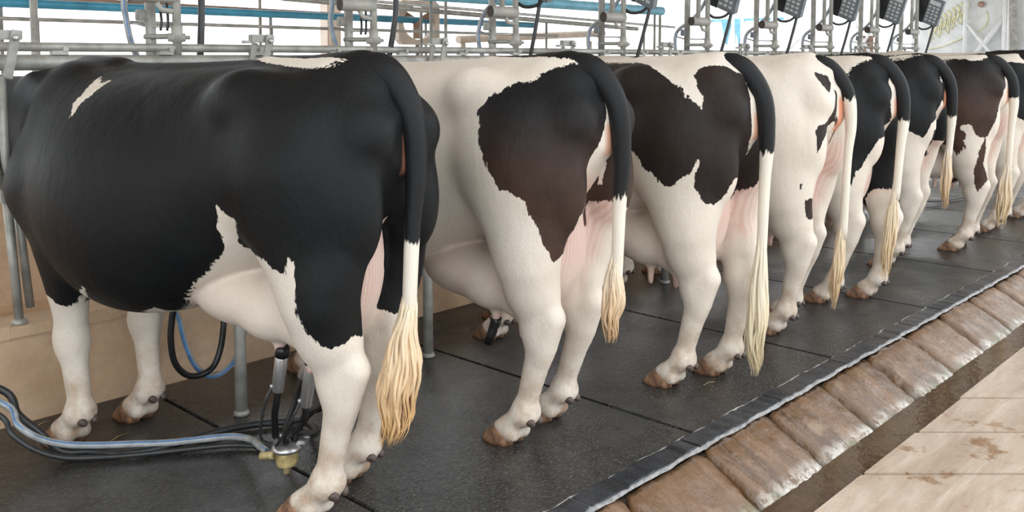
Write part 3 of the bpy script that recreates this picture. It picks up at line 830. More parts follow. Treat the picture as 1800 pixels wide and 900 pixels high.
# ------------------------------------------------------------------ surfaces of the place
def floor_mats():
    # rubber matting: black, grainy, unevenly wet
    m, nt, b = new_mat('mat_rubber')
    v = nt.nodes.new('ShaderNodeNewGeometry').outputs['Position']
    grain = noise(nt, 110, 3, 0.75, v)
    big = noise(nt, 1.1, 4, 0.6, v)
    mid = noise(nt, 9, 4, 0.65, v)
    base = mix_col(nt, ramp(nt, mid, [(0.3, 0.0), (0.75, 1.0)]), (0.016, 0.0162, 0.0165), (0.044, 0.044, 0.042))
    fm = nt.nodes.new('ShaderNodeMapping'); fm.inputs['Rotation'].default_value = (0, 0, R(35)); fm.inputs['Scale'].default_value = (45, 190, 45)
    nt.links.new(v, fm.inputs['Vector'])
    fib = noise(nt, 1.0, 2, 0.6, fm.outputs[0])
    base = mix_col(nt, ramp(nt, fib, [(0.57, 0.0), (0.70, 0.8)]), base, (0.17, 0.166, 0.155))
    spk = ramp(nt, grain, [(0.56, 0.0), (0.72, 1.0)])
    nt.links.new(mix_col(nt, math_n(nt, 'MULTIPLY', spk, 0.8), base, (0.17, 0.165, 0.155)), b.inputs['Base Color'])
    rg = ramp(nt, big, [(0.44, 0.09), (0.62, 0.44)])
    rg2 = mix_col(nt, ramp(nt, mid, [(0.35, 0.0), (0.75, 0.5)]), rg, (0.42, 0.42, 0.42))
    nt.links.new(rg2, b.inputs['Roughness'])
    b.inputs['Specular IOR Level'].default_value = 0.5
    hb = math_n(nt, 'ADD', math_n(nt, 'MULTIPLY', grain, 0.5), noise(nt, 34, 3, 0.6, v))
    bump(nt, hb, 0.45, 0.006, b)
    # tan concrete of the feed wall
    m, nt, b = new_mat('wall_concrete')
    v = nt.nodes.new('ShaderNodeNewGeometry').outputs['Position']
    n1 = noise(nt, 3.2, 5, 0.65, v); n2 = noise(nt, 17, 5, 0.7, v)
    c = mix_col(nt, ramp(nt, n1, [(0.3, 0.0), (0.7, 1.0)]), (0.50, 0.335, 0.205), (0.68, 0.50, 0.345))
    c = mix_col(nt, ramp(nt, n2, [(0.45, 0.0), (0.8, 0.55)]), c, (0.40, 0.28, 0.18))
    nt.links.new(c, b.inputs['Base Color']); b.inputs['Roughness'].default_value = 0.8
    bump(nt, n2, 0.35, 0.01, b)
    # brown wet stone of the kerb
    m, nt, b = new_mat('kerb_stone')
    v = nt.nodes.new('ShaderNodeNewGeometry').outputs['Position']
    oi = nt.nodes.new('ShaderNodeObjectInfo').outputs['Random']
    streak = nt.nodes.new('ShaderNodeMapping'); streak.inputs['Scale'].default_value = (9.0, 1.6, 1.6)
    nt.links.new(v, streak.inputs['Vector'])
    n1 = noise(nt, 1.5, 5, 0.65, streak.outputs[0], 0.6); n2 = noise(nt, 6, 5, 0.7, v)
    c = mix_col(nt, ramp(nt, n1, [(0.3, 0.0), (0.7, 1.0)]), (0.060, 0.029, 0.012), (0.205, 0.112, 0.056))
    c = mix_col(nt, ramp(nt, n2, [(0.56, 0.0), (0.66, 0.7)]), c, (0.31, 0.21, 0.14))
    c = mix_col(nt, math_n(nt, 'MULTIPLY', oi, 0.35), c, (0.20, 0.115, 0.06))
    # the wet, pale, algae-stained lower rim
    sep = nt.nodes.new('ShaderNodeSeparateXYZ'); nt.links.new(v, sep.inputs[0])
    rim = nt.nodes.new('ShaderNodeMapRange'); rim.inputs['From Min'].default_value = 1.56; rim.inputs['From Max'].default_value = 1.50
    nt.links.new(sep.outputs['Y'], rim.inputs['Value'])
    rn = math_n(nt, 'MULTIPLY', rim.outputs[0], ramp(nt, noise(nt, 30, 4, 0.7, v), [(0.38, 0.0), (0.55, 1.0)]))
    alg = mix_col(nt, ramp(nt, noise(nt, 7, 2, 0.5, v), [(0.45, 0.0), (0.6, 1.0)]), (0.60, 0.57, 0.51), (0.16, 0.17, 0.10))
    c = mix_col(nt, rn, c, alg)
    nt.links.new(c, b.inputs['Base Color'])
    nt.links.new(ramp(nt, n2, [(0.35, 0.15), (0.65, 0.45)]), b.inputs['Roughness'])
    bump(nt, math_n(nt, 'ADD', n1, math_n(nt, 'MULTIPLY', n2, 0.6)), 0.6, 0.02, b)
    # pale wet walkway slabs
    m, nt, b = new_mat('walkway_stone')
    v = nt.nodes.new('ShaderNodeNewGeometry').outputs['Position']
    st = nt.nodes.new('ShaderNodeMapping'); st.inputs['Rotation'].default_value = (0, 0, R(46.6)); st.inputs['Scale'].default_value = (1.0, 6.0, 1.0)
    nt.links.new(v, st.inputs['Vector'])
    n1 = noise(nt, 2.2, 5, 0.65, st.outputs[0], 0.5); n2 = noise(nt, 5.5, 5, 0.7, v)
    c = mix_col(nt, ramp(nt, n1, [(0.3, 0.0), (0.7, 1.0)]), (0.43, 0.32, 0.24), (0.64, 0.53, 0.43))
    c = mix_col(nt, ramp(nt, n2, [(0.57, 0.0), (0.63, 0.8)]), c, (0.27, 0.14, 0.06))
    nt.links.new(c, b.inputs['Base Color'])
    nt.links.new(ramp(nt, n2, [(0.40, 0.32), (0.62, 0.10)]), b.inputs['Roughness'])
    b.inputs['Specular IOR Level'].default_value = 0.6
    b.inputs['Coat Weight'].default_value = 0.7; b.inputs['Coat Roughness'].default_value = 0.12
    bump(nt, n1, 0.5, 0.012, b)
    # standing water in the gutter
    m, nt, b = new_mat('gutter_water')
    v = nt.nodes.new('ShaderNodeNewGeometry').outputs['Position']
    c = mix_col(nt, noise(nt, 6, 4, 0.6, v), (0.035, 0.020, 0.010), (0.12, 0.075, 0.045))
    nt.links.new(c, b.inputs['Base Color']); b.inputs['Roughness'].default_value = 0.06
    b.inputs['IOR'].default_value = 1.33
    bump(nt, noise(nt, 16, 3, 0.6, v), 0.25, 0.01, b)
    simple('joint_mud', (0.05, 0.035, 0.022), 0.7, var=0.3, scale=20)
    simple('ground_concrete', (0.50, 0.48, 0.45), 0.75, var=0.15, scale=2)
    simple('roof_sheet', (0.46, 0.35, 0.24), 0.6, var=0.08, scale=2)
floor_mats()
simple('galvanized', (0.43, 0.425, 0.395), 0.48, 0.3, var=0.2, scale=9, bmp=0.15, col2=(0.27, 0.265, 0.24))
simple('galvanized_bright', (0.62, 0.62, 0.61), 0.38, 0.6, var=0.15, scale=14, col2=(0.42, 0.42, 0.41))
simple('pvc_grey', (0.40, 0.39, 0.35), 0.45, 0.0, var=0.12, scale=10)
simple('pipe_shade', (0.06, 0.045, 0.04), 0.8, var=0.1)  # dark colour standing in for shade inside the pipe stubs
simple('rubber_black', (0.012, 0.012, 0.013), 0.33, var=0.2, scale=20)
simple('rubber_hose', (0.030, 0.032, 0.034), 0.36, var=0.2, scale=25)
simple('hose_clear', (0.40, 0.42, 0.43), 0.22, var=0.15, scale=18)
simple('hose_blue', (0.10, 0.26, 0.55), 0.3, var=0.2, scale=18)
simple('pipe_blue', (0.06, 0.33, 0.50), 0.4, var=0.15, scale=6)
simple('pipe_blue_light', (0.22, 0.56, 0.72), 0.4, var=0.12, scale=6)
simple('steel_cup', (0.56, 0.56, 0.565), 0.30, 0.85, var=0.08, scale=6)
simple('claw_bowl', (0.62, 0.50, 0.24), 0.25, var=0.25, scale=25)
simple('box_black', (0.018, 0.020, 0.022), 0.45, var=0.15, scale=20)
simple('box_grey', (0.20, 0.225, 0.245), 0.45, var=0.12, scale=20)
simple('key_pale', (0.62, 0.65, 0.66), 0.5, var=0.1, scale=40)
simple('rust_paint', (0.42, 0.27, 0.20), 0.6, var=0.2, scale=8)
simple('beige_paint', (0.60, 0.50, 0.41), 0.6, var=0.1, scale=8)
simple('peach_paint', (0.86, 0.72, 0.62), 0.6, var=0.06, scale=8)
simple('white_paint', (0.86, 0.87, 0.88), 0.4, var=0.05, scale=8)
simple('sheet_pale', (0.80, 0.82, 0.83), 0.35, var=0.08, scale=3)
simple('yellow_paint', (0.88, 0.86, 0.55), 0.6, var=0.1, scale=20)
simple('straw', (0.55, 0.42, 0.20), 0.7, var=0.2, scale=20)
simple('strip_rubber', (0.030, 0.036, 0.045), 0.22, var=0.25, scale=15, bmp=0.3)
simple('strip_glint', (0.72, 0.73, 0.74), 0.22, 0.5, var=0.2, scale=40)  # pale tone imitates glints along the wet strip edges

# ------------------------------------------------------------------ floor, kerb, walls
floor = tag(empty('floor', (0, 0, 0)), kind='structure')
bed = MB().box((7.0, 2.78, -0.075), (22, 2.06, 0.11)).build('bed', 'joint_mud', floor)
for k in range(-3, 12):
    x0 = 1.757 + 1.205 * k
    mb = MB().box((x0 + 0.6025, 2.825, -0.012), (1.193, 1.95, 0.024), bevel=0.004)
    mb.build('mat', 'mat_rubber', floor)
gl = MB().box((7.0, -1.0, -0.22), (22, 5.1, 0.12)).build('subfloor', 'joint_mud', floor)
# walkway slabs: long slabs laid on the diagonal
da = Vector((0.687, -0.727, 0)); db = Vector((0.727, 0.687, 0))
rnd = random.Random(5)
for k in range(-6, 14):
    s0 = 3.351 + 0.38 * k + 0.008; s1 = s0 + 0.38 - 0.016
    zt = -0.12 + rnd.uniform(-0.005, 0.005)
    def edge(s, Y):            # point on joint line s at height Y
        p = db * s; t = (Y - p.y) / da.y
        return p + da * t
    y_top = 1.350 + rnd.uniform(-0.03, 0.02)
    n = 10
    V = []; Fc = []
    for i in range(n + 1):
        Yv = y_top + (-2.2 - y_top) * i / n
        a, c = edge(s0, Yv), edge(s1, Yv)
        w = [rnd.uniform(-0.004, 0.004) for _ in range(2)]
        V += [(a.x + w[0], a.y, zt), (c.x + w[1], c.y, zt), (a.x, a.y, zt - 0.06), (c.x, c.y, zt - 0.06)]
    for i in range(n):
        q = i * 4; r_ = q + 4
        Fc += [(q, r_, r_ + 1, q + 1), (q, q + 2, r_ + 2, r_), (q + 1, r_ + 1, r_ + 3, q + 3)]
    Fc += [(0, 1, 3, 2), (n * 4, n * 4 + 2, n * 4 + 3, n * 4 + 1)]
    mb = MB(); mb.add(V, Fc, False)
    me = mb.mesh('walkway_slab')
    bm = bmesh.new(); bm.from_mesh(me); bmesh.ops.recalc_face_normals(bm, faces=bm.faces); bm.to_mesh(me); bm.free()
    link_mesh('walkway_slab', me, 'walkway_stone', floor)
w = MB().box((7.0, 1.405, -0.15), (22, 0.20, 0.03)).build('water', 'gutter_water', floor); w['label'] = 'brown standing water in the gutter'
# kerb of sloping brown stones
kerb = tag(empty('trim_1', (0, 0, 0)), kind='structure'); kerb['label'] = 'sloping kerb of brown stone blocks beside the mats'
def kerb_block(seed):
    rn = random.Random(seed); nx, ny = 16, 10; L = 0.443
    V = []; Fc = []
    for j in range(ny + 1):
        t = j / ny
        for i in range(nx + 1):
            s = i / nx
            x = s * L; y = 1.753 - 0.260 * t; z_ = 0.002 - 0.142 * t + 0.006 * math.sin(math.pi * t)
            ed = min(s, 1 - s) * L; et = min(t, 1 - t) * 0.29
            z_ -= 0.008 * max(0, 1 - ed / 0.02) ** 2 + 0.006 * max(0, 1 - et / 0.02) ** 2
            z_ += rn.uniform(-0.004, 0.004)
            V.append((x + (rn.uniform(-0.006, 0.006) if i in (0, nx) else 0), y + (rn.uniform(-0.008, 0.004) if j == ny else 0), z_))
    for j in range(ny):
        for i in range(nx):
            a = j * (nx + 1) + i
            Fc.append((a, a + nx + 1, a + nx + 2, a + 1))
    N = len(V); ring = [i for i in range(nx + 1)] + [j * (nx + 1) + nx for j in range(1, ny + 1)] + [ny * (nx + 1) + i for i in range(nx - 1, -1, -1)] + [j * (nx + 1) for j in range(ny - 1, 0, -1)]
    base = len(V)
    V += [(V[q][0], V[q][1], V[q][2] - 0.07) for q in ring]
    for i in range(len(ring)):
        j = (i + 1) % len(ring)
        Fc.append((ring[i], ring[j], base + j, base + i))
    mb = MB(); mb.add(V, Fc, True)
    return mb.mesh('kerb_stone')
KB = [kerb_block(s) for s in range(5)]
for me in KB: me.materials.append(MATS['kerb_stone'])
for k in range(-5, 22):
    o = link_mesh('kerb_stone', KB[(k * 3) % 5], None, kerb, (2.851 + 0.479 * k + 0.018, rnd.uniform(-0.004, 0.004), rnd.uniform(-0.003, 0.003)))
MB().box((7.0, 1.615, -0.175), (22, 0.27, 0.05), Matrix.Rotation(R(28), 3, 'X')).build('bedding', 'joint_mud', kerb)
# dark rubber edging strip; its bright wavy rims paint in the water-line glint
strip = tag(empty('trim_2', (0, 0, 0)), kind='structure'); strip['label'] = 'black rubber edging strip along the mats'
def wavy(x0, x1, y0, y1, z0, z1, amp, seed):
    rn = random.Random(seed); n = max(2, int((x1 - x0) / 0.03)); V = []; Fc = []
    for i in range(n + 1):
        x = x0 + (x1 - x0) * i / n
        a = amp * (math.sin(x * 23 + seed) + rn.uniform(-1, 1)) * 0.5; c = amp * (math.sin(x * 17 + seed * 2) + rn.uniform(-1, 1)) * 0.5
        zz = z1 + rn.uniform(-0.002, 0.003)
        V += [(x, y0 + a, z0), (x, y0 + a, zz), (x, y1 + c, zz), (x, y1 + c, z0)]
    for i in range(n):
        q = i * 4
        for e in range(4): Fc.append((q + e, q + 4 + e, q + 4 + (e + 1) % 4, q + (e + 1) % 4))
    Fc += [(0, 1, 2, 3), (n * 4 + 3, n * 4 + 2, n * 4 + 1, n * 4)]
    mb = MB(); mb.add(V, Fc, False); return mb
for k in range(-3, 17):
    x0 = 1.6 + 0.62 * k
    wavy(x0, x0 + 0.62, 1.750, 1.850, 0.001, 0.012, 0.006, k).build('rim', 'strip_glint', strip)
    wavy(x0 + 0.004, x0 + 0.612, 1.7565, 1.840, 0.0, 0.018, 0.005, k + 50).build('strip_segment', 'strip_rubber', strip)
# feed wall in front of the cows' heads
def slab_struct(name, c, size, mat, bevel=0.0, label=None):
    o = MB().box(c, size, bevel=bevel).build(name, mat); o['kind'] = 'structure'
    if label: o['label'] = label
    return o
slab_struct('wall_front', (2.35, 3.875, 0.165), (12.7, 0.15, 0.37), 'wall_concrete', label='low tan concrete feed wall')
led = MB()
_n = 90
for i in range(_n):
    x = -4 + 12.7 * i / _n
    led.box((x + 0.0706, 3.87, 0.365), (0.1411, 0.175 + 0.012 * math.sin(i * 1.7), 0.045 + 0.006 * math.sin(i * 2.3)))
o = led.build('trim_3', 'wall_concrete'); o['kind'] = 'structure'; o['label'] = 'rounded concrete ledge on the feed wall'
slab_struct('wall_back', (2.35, 4.95, 0.42), (12.7, 0.12, 0.86), 'wall_concrete', label='tan back wall of the feed trough')
slab_struct('floor_trough', (2.35, 4.42, 0.10), (12.7, 0.95, 0.2), 'wall_concrete', label='trough floor behind the feed wall')
slab_struct('floor_outside', (12.0, 25.0, -0.06), (90, 40, 0.1), 'ground_concrete', label='pale concrete yard behind the parlour')
slab_struct('floor_apron', (24.0, 4.43, -0.06), (30.6, 1.26, 0.1), 'ground_concrete', label='pale floor beyond the end of the feed wall')
slab_struct('ceiling', (8.0, 4.6, 3.75), (40, 6.4, 0.08), 'roof_sheet', label='corrugated roof over the milking stalls')

# ------------------------------------------------------------------ stall fittings
rail = tag(empty('head_rail', (0, 3.86, 1.398)), 'thick galvanized head rail running above the cows\' necks', 'rail')
MB().tube([(-3, 0, 0), (17, 0, -0.02)], 0.031, 16).build('tube', 'galvanized', rail)
for k in range(18):
    x = 1.46 + 0.44 * k
    MB().box((x, -0.01, 0.034), (0.062, 0.03, 0.016)).box((x + 0.02, -0.02, 0.048), (0.02, 0.02, 0.018)).build('clamp', 'galvanized', rail)
rail2 = tag(empty('locking_rail', (0, 3.90, 1.458)), 'thin galvanized rod above the thick head rail', 'rail')
MB().tube([(-3, 0, 0.006), (17, 0, -0.035)], 0.0185, 12).build('tube', 'galvanized', rail2)

ORD = ['first', 'second', 'third', 'fourth', 'fifth', 'sixth', 'seventh', 'eighth', 'ninth']
# headlocks: one per stall
def headlock(k):
    x = 1.30 + 1.09 * k
    lab = ('headlock of slanted galvanized tubes at the far left beside the black cow\'s neck' if k == 0 else
           'grey latch bracket on the head rail, %s from the left' % ORD[k])
    t = tag(empty('headlock', (x, 3.80, 0)), lab, 'headlock', 'headlocks along the feed wall')
    MB().box((-0.060, -0.015, 1.498), (0.12, 0.030, 0.036), bevel=0.003).box((-0.125, -0.01, 1.482), (0.05, 0.03, 0.014)).build('bracket', 'galvanized', t)
    MB().box((-0.045, -0.042, 1.425 if k == 0 else 1.450), (0.036, 0.010, 0.185 if k == 0 else 0.135), Matrix.Rotation(R(12), 3, 'Y'), bevel=0.003).build('locking_bar', 'galvanized', t)
    MB().lathe([(0.012, 0), (0.012, 0.012), (0.006, 0.016)], 8, Matrix.Translation((-0.033, -0.046, 1.488)) @ Matrix.Rotation(R(90), 4, 'X')).build('bolt', 'galvanized_bright', t)
    MB().box((-0.095, 0.0, 1.43), (0.026, 0.012, 0.10), Matrix.Rotation(R(12), 3, 'Y')).build('strap', 'galvanized', t)
    if k > 0: return      # lower tubes of the further stalls stand wholly behind the cows
    MB().tube([(-0.082, -0.03, 1.345), (-0.073, -0.02, 1.031), (-0.056, -0.01, 0.905)], 0.0165, 12).build('tube', 'galvanized', t)
    MB().tube([(-0.26, -0.01, 1.34), (-0.15, -0.01, 1.10), (-0.066, -0.01, 0.900)], 0.0165, 12).build('tube', 'galvanized', t)
    MB().tube([(-0.068, 0.0, 0.885), (-0.033, 0.02, 0.395)], 0.0175, 12).build('tube', 'galvanized', t)
    MB().tube([(-0.029, 0.02, 0.880), (0.015, 0.04, 0.44)], 0.0165, 12).build('tube', 'galvanized', t)
    MB().box((-0.066, -0.012, 0.890), (0.060, 0.036, 0.045), bevel=0.004).build('hinge', 'galvanized', t)
    MB().lathe([(0.030, 0), (0.028, 0.012), (0.019, 0.022)], 12, Matrix.Translation((-0.033, 0.02, 0.386))).build('foot', 'galvanized', t)
for k in range(9): headlock(k)

# stall dividers standing between the cows
def divider(k):
    t = tag(empty('stall_divider', (1.886 + 0.985 * k, 3.26, 0)), ['galvanized stall post under the big black cow\'s belly',
        'galvanized stall post behind the tail brush of the big black cow'][k] if k < 2 else 'galvanized stall post between the %s and %s cows from the left' % (ORD[k], ORD[k + 1]), 'post', 'stall posts between the cows')
    MB().tube([(0, 0, 0.004), (0, 0, 0.38), (0, 0.03, 0.44), (0, 0.09, 0.47), (0, 0.16, 0.475), (0, 0.56, 0.475)], 0.0235, 16).build('tube', 'galvanized', t)
    MB().lathe([(0.031, 0.0), (0.031, 0.012), (0.0245, 0.02)], 16, Matrix.Translation((0, 0, 0.001))).build('foot', 'galvanized', t)
for k in range(8): divider(k)

# milking units: post, vacuum pipe, control box and hoses
def unit(k):
    x = 1.933 + 1.087 * k
    lab = 'milking unit of post, pipe and hoses, %s from the left' % ORD[k]
    if k >= 3: lab = 'milking unit with keypad control box, %s from the left' % ORD[k]
    t = tag(empty('milking_unit', (x, 4.05, 0.2)), lab, 'milking unit', 'milking units above the cows\' backs')
    z = -0.2
    MB().tube([(0, 0, 1.18 if k in (3, 4) else 0.0), (0, 0, 2.2)], 0.0235, 14).build('post', 'galvanized', t)
    MB().box((0, -0.085, 1.195), (0.05, 0.17, 0.012)).build('mount', 'galvanized', t)
    px, py = 0.045, -0.155
    MB().tube([(px, py, 1.185), (px, py, 2.15)], 0.019, 14).build('vacuum_pipe', 'pvc_grey', t)
    # cross arm and clamp
    MB().tube([(-0.02, 0.012, 1.305), (px, py, 1.305)], 0.0125, 10).build('cross_arm', 'galvanized', t)
    cl = MB().tube([(px, py, 1.278), (px, py, 1.352)], 0.0245, 14); cl.tube([(px - 0.036, py + 0.01, 1.30), (px + 0.032, py - 0.01, 1.30)], 0.019, 12)
    cl.tube([(px + 0.03, py - 0.01, 1.30), (px + 0.052, py - 0.014, 1.30)], 0.009, 8)
    cl.build('clamp', 'pvc_grey', t)
    MB().tube([(-0.05, 0.06, 1.368), (-0.01, 0.02, 1.352), (px, py, 1.348)], 0.006, 8).build('hose_hook', 'galvanized_bright', t)
    MB().box((-0.035, 0.01, 1.40), (0.05, 0.03, 0.05), bevel=0.004).build('switch_box', 'box_grey' if k > 2 else 'galvanized', t)
    # pipe end: a solid dark plug paints the shade of the hollow
    st = MB().tube([(px, py, 1.482), (px - 0.20, py + 0.02, 1.482)], 0.034, 18, cap=False).build('stub_pipe', 'pvc_grey', t)
    MB().tube([(px - 0.199, py + 0.02, 1.482), (px - 0.10, py + 0.01, 1.482)], 0.0295, 18).build('shade_plug', 'pipe_shade', st)
    MB().tube([(px - 0.10, py + 0.02, 1.50), (px - 0.10, py + 0.02, 2.1)], 0.0175, 12).build('riser', 'pvc_grey', t)
    MB().tube([(px - 0.09, py, 1.45), (px - 0.07, py, 1.42), (px, py, 1.41)], 0.012, 8).build('brace', 'pvc_grey', t)
    if k < 2:
        for q in (0, 1):
            MB().tube(catmull([(px - 0.06 + 0.035 * q, py + 0.03, 1.55), (px - 0.07 + 0.035 * q, py + 0.02, 1.47), (px - 0.055 + 0.03 * q, py + 0.03, 1.38), (px - 0.06 + 0.03 * q, py + 0.03, 1.33)], 5), 0.006, 8).build('pulse_tube', 'rubber_black', t)
    # control box
    bx = empty('control_box', (px + 0.075, py - 0.115, 1.72)); bx.parent = t; bx.rotation_euler = (R(24), R(-14), R(-8)); bx.scale = (1.2, 1.25, 1.15)
    MB().box((0.030, 0.070, 0.0), (0.12, 0.10, 0.27), bevel=0.012).build('housing', 'box_black', bx)
    MB().box((0.0, -0.035, 0.0), (0.055, 0.135, 0.26), bevel=0.008).build('panel', 'box_grey', bx)
    for r_ in range(5):
        for c in range(3):
            MB().box((-0.030, -0.072 + 0.037 * c, -0.085 + 0.034 * r_), (0.006, 0.022, 0.017)).build('key', 'key_pale', bx)
    MB().box((-0.029, -0.036, 0.098), (0.005, 0.10, 0.04)).build('display', 'key_pale', bx)
    # hoses
    if k == 0:
        L = [(-0.10, 0.045, 2.1), (-0.098, 0.045, 1.50), (-0.092, 0.045, 1.40), (-0.075, 0.035, 1.28), (-0.045, 0.02, 1.18), (-0.02, 0.01, 1.0)]
        B = [(0.18, -0.13, 2.1), (0.178, -0.13, 1.50), (0.172, -0.13, 1.32), (0.165, -0.12, 1.15), (0.16, -0.10, 0.95)]
    elif k == 1:
        L = [(-0.055, 0.055, 2.1), (-0.060, 0.06, 1.52), (-0.072, 0.06, 1.42), (-0.062, 0.055, 1.33), (-0.035, 0.03, 1.20), (-0.02, 0.02, 1.0)]
        B = [(0.19, -0.17, 2.1), (0.185, -0.17, 1.52), (0.172, -0.16, 1.35), (0.155, -0.14, 1.18), (0.15, -0.13, 0.95)]
    elif k == 2:
        L = [(0.03, -0.10, 1.75), (0.01, -0.03, 1.58), (-0.035, 0.035, 1.48), (-0.058, 0.06, 1.38), (-0.055, 0.06, 1.28), (-0.03, 0.03, 1.15), (-0.02, 0.02, 0.95)]
        B = [(0.17, -0.25, 2.0), (0.165, -0.25, 1.62), (0.145, -0.23, 1.40), (0.12, -0.20, 1.18), (0.11, -0.18, 0.95)]
    else:
        L = [(0.085, -0.15, 1.72), (0.05, -0.09, 1.58), (0.01, -0.02, 1.49), (-0.035, 0.060, 1.42), (-0.048, 0.08, 1.34), (-0.042, 0.07, 1.20), (-0.03, 0.05, 0.95)]
        B = [(0.165, -0.30, 1.60), (0.155, -0.285, 1.50), (0.13, -0.26, 1.36), (0.105, -0.225, 1.18), (0.10, -0.21, 0.95)]
    if k in (3, 4):
        L = L[:-1]; L[-1] = (L[-1][0], L[-1][1], 1.19); B = B[:-1]; B[-1] = (B[-1][0], B[-1][1], 1.19)
    lh = MB().tube(catmull(L, 6), 0.0135, 12).build('milk_hose', 'hose_clear', t)
    off = [(p[0] - 0.004, p[1] - 0.0105, p[2]) for p in catmull(L, 6)]
    MB().tube(off, 0.0036, 6).build('stripe', 'hose_blue', lh)
    MB().tube(catmull(B, 6), 0.0155 if k < 2 else 0.0125, 12).build('vacuum_hose', 'rubber_hose', t)
    if k >= 2:
        D = [(px + 0.005, py, 1.545), (px + 0.03, py - 0.045, 1.515), (px + 0.08, py - 0.10, 1.525), (px + 0.115, py - 0.15, 1.58)]
        MB().tube(catmull(D, 6), 0.0105, 10).build('loop_hose', 'rubber_black', t)
for k in range(9): unit(k)
# ------------------------------------------------------------------ milking cluster hanging under the first cow
def cluster():
    t = tag(empty('milking_cluster', (1.671, 2.608, 0.0), R(14)), 'milking cluster of four steel teat cups and a yellowish claw under the black cow', 'milking cluster')
    Tz = Matrix.Translation((0, 0, 0.0))
    MB().lathe([(0.022, 0.062), (0.034, 0.070), (0.037, 0.085), (0.040, 0.115), (0.046, 0.122)], 20).lathe([(0.011, 0.040), (0.013, 0.066)], 12).build('claw_bowl', 'claw_bowl', t)
    MB().lathe([(0.049, 0.120), (0.050, 0.128), (0.044, 0.136), (0.026, 0.146), (0.012, 0.152)], 20).build('claw_lid', 'steel_cup', t)
    MB().box((0.045, -0.035, 0.142), (0.05, 0.03, 0.012), Matrix.Rotation(R(20), 3, 'Z'), bevel=0.003).box((-0.01, 0.02, 0.156), (0.05, 0.022, 0.014), bevel=0.003).build('fork', 'steel_cup', t)
    nip = MB().tube([(-0.036, 0.02, 0.110), (-0.052, 0.065, 0.103)], 0.013, 12).build('outlet', 'claw_bowl', t)
    cups = [((-0.088, 0.150, 0.500), (-0.076, 0.186, 0.350)), ((-0.084, 0.030, 0.492), (-0.058, 0.085, 0.315)), ((0.086, 0.150, 0.500), (0.062, 0.205, 0.345)), ((0.084, 0.030, 0.492), (0.050, 0.090, 0.320))]
    cy = 0.225
    for i, (a, b) in enumerate(cups):
        a = Vector((a[0], a[1] - cy, a[2])); b = Vector((b[0], b[1] - cy, b[2])); d = (b - a).normalized()
        c = MB().tube([a + d * 0.030, a + d * 0.034, b - d * 0.004, b], [0.0195, 0.0215, 0.0205, 0.0185], 20).build('teat_cup', 'steel_cup', t)
        MB().tube([a - d * 0.006, a + d * 0.004, a + d * 0.030], [0.017, 0.0225, 0.0225], 18).build('liner', 'rubber_black', c)
        sx = -1 if a.x < 0 else 1; sy = 1 if i % 2 == 0 else -1
        e = Vector((sx * 0.020, sy * 0.018, 0.150))
        mid = (b + e) * 0.5 + Vector((sx * 0.008, 0.006, 0.01))
        MB().tube(catmull([b - d * 0.01, b + d * 0.05, mid, e + Vector((sx * 0.006, sy * 0.006, 0.03)), e], 5), [0.0115] * 21, 12).build('milk_tube', 'rubber_black', c)
        o = Vector((-0.045, 0.03, 0)) if sx < 0 else Vector((0.045, -0.01, 0))
        MB().tube(catmull([b + o * 0.35 + Vector((0, 0, 0.014)), b + o * 0.75 + Vector((0, 0, -0.03)), (b + e) * 0.5 + o * 1.05 + Vector((0, 0, -0.05)), e + o * 0.6 + Vector((0, 0, 0.002)), e + Vector((0, 0, 0.006))], 6), 0.0048, 8).build('pulse_tube', 'rubber_hose', c)
        MB().lathe([(0.006, -0.005), (0.007, 0.004), (0.004, 0.008)], 8, Matrix.Translation(b + o * 0.35 + Vector((0, 0, 0.016)))).build('nipple', 'galvanized_bright', c)
cluster()

def hose(name, label, pts, r, mat, stripe=None, off=(0, 0, 0), sub=8):
    p = catmull(pts, sub)
    o = tag(MB().tube(p, r, 12).build(name, mat), label, 'hose')
    if stripe:
        q = [(a[0] + off[0], a[1] + off[1], a[2] + off[2]) for a in p]
        MB().tube(q, stripe[1], 8).build('stripe', stripe[0], o)
    return o
hose('milk_hose', 'clear milk hose with a blue line snaking over the mat to the claw',
     [(0.86, 3.55, 0.33), (1.085, 3.455, 0.215), (1.108, 3.395, 0.150), (1.163, 3.365, 0.095), (1.240, 3.335, 0.058), (1.33, 3.272, 0.045), (1.43, 3.20, 0.04), (1.52, 3.135, 0.035), (1.62, 3.075, 0.035), (1.69, 3.00, 0.045), (1.695, 2.87, 0.070), (1.650, 2.735, 0.098), (1.640, 2.675, 0.102)],
     0.0125, 'hose_clear', ('hose_blue', 0.0030), (-0.006, -0.006, 0.0092))
hose('vacuum_hose', 'black vacuum hose lying beside the clear hose on the mat',
     [(0.86, 3.62, 0.36), (1.10, 3.520, 0.245), (1.130, 3.455, 0.165), (1.177, 3.395, 0.105), (1.235, 3.350, 0.030), (1.310, 3.298, 0.020), (1.39, 3.195, 0.018), (1.515, 3.145, 0.018), (1.72, 3.135, 0.018), (1.86, 3.085, 0.018), (1.98, 2.98, 0.02), (1.92, 2.80, 0.05), (1.79, 2.66, 0.12), (1.712, 2.615, 0.160)],
     0.0135, 'rubber_hose')
hose('twin_hose', 'thin black pulse hose running along the clear hose',
     [(0.86, 3.50, 0.32), (1.055, 3.425, 0.195), (1.082, 3.370, 0.130), (1.14, 3.330, 0.070), (1.215, 3.295, 0.030), (1.31, 3.235, 0.018), (1.41, 3.165, 0.016), (1.51, 3.105, 0.016), (1.61, 3.045, 0.016), (1.70, 2.98, 0.016), (1.78, 2.86, 0.02), (1.76, 2.70, 0.08), (1.700, 2.620, 0.158)],
     0.0095, 'rubber_hose')
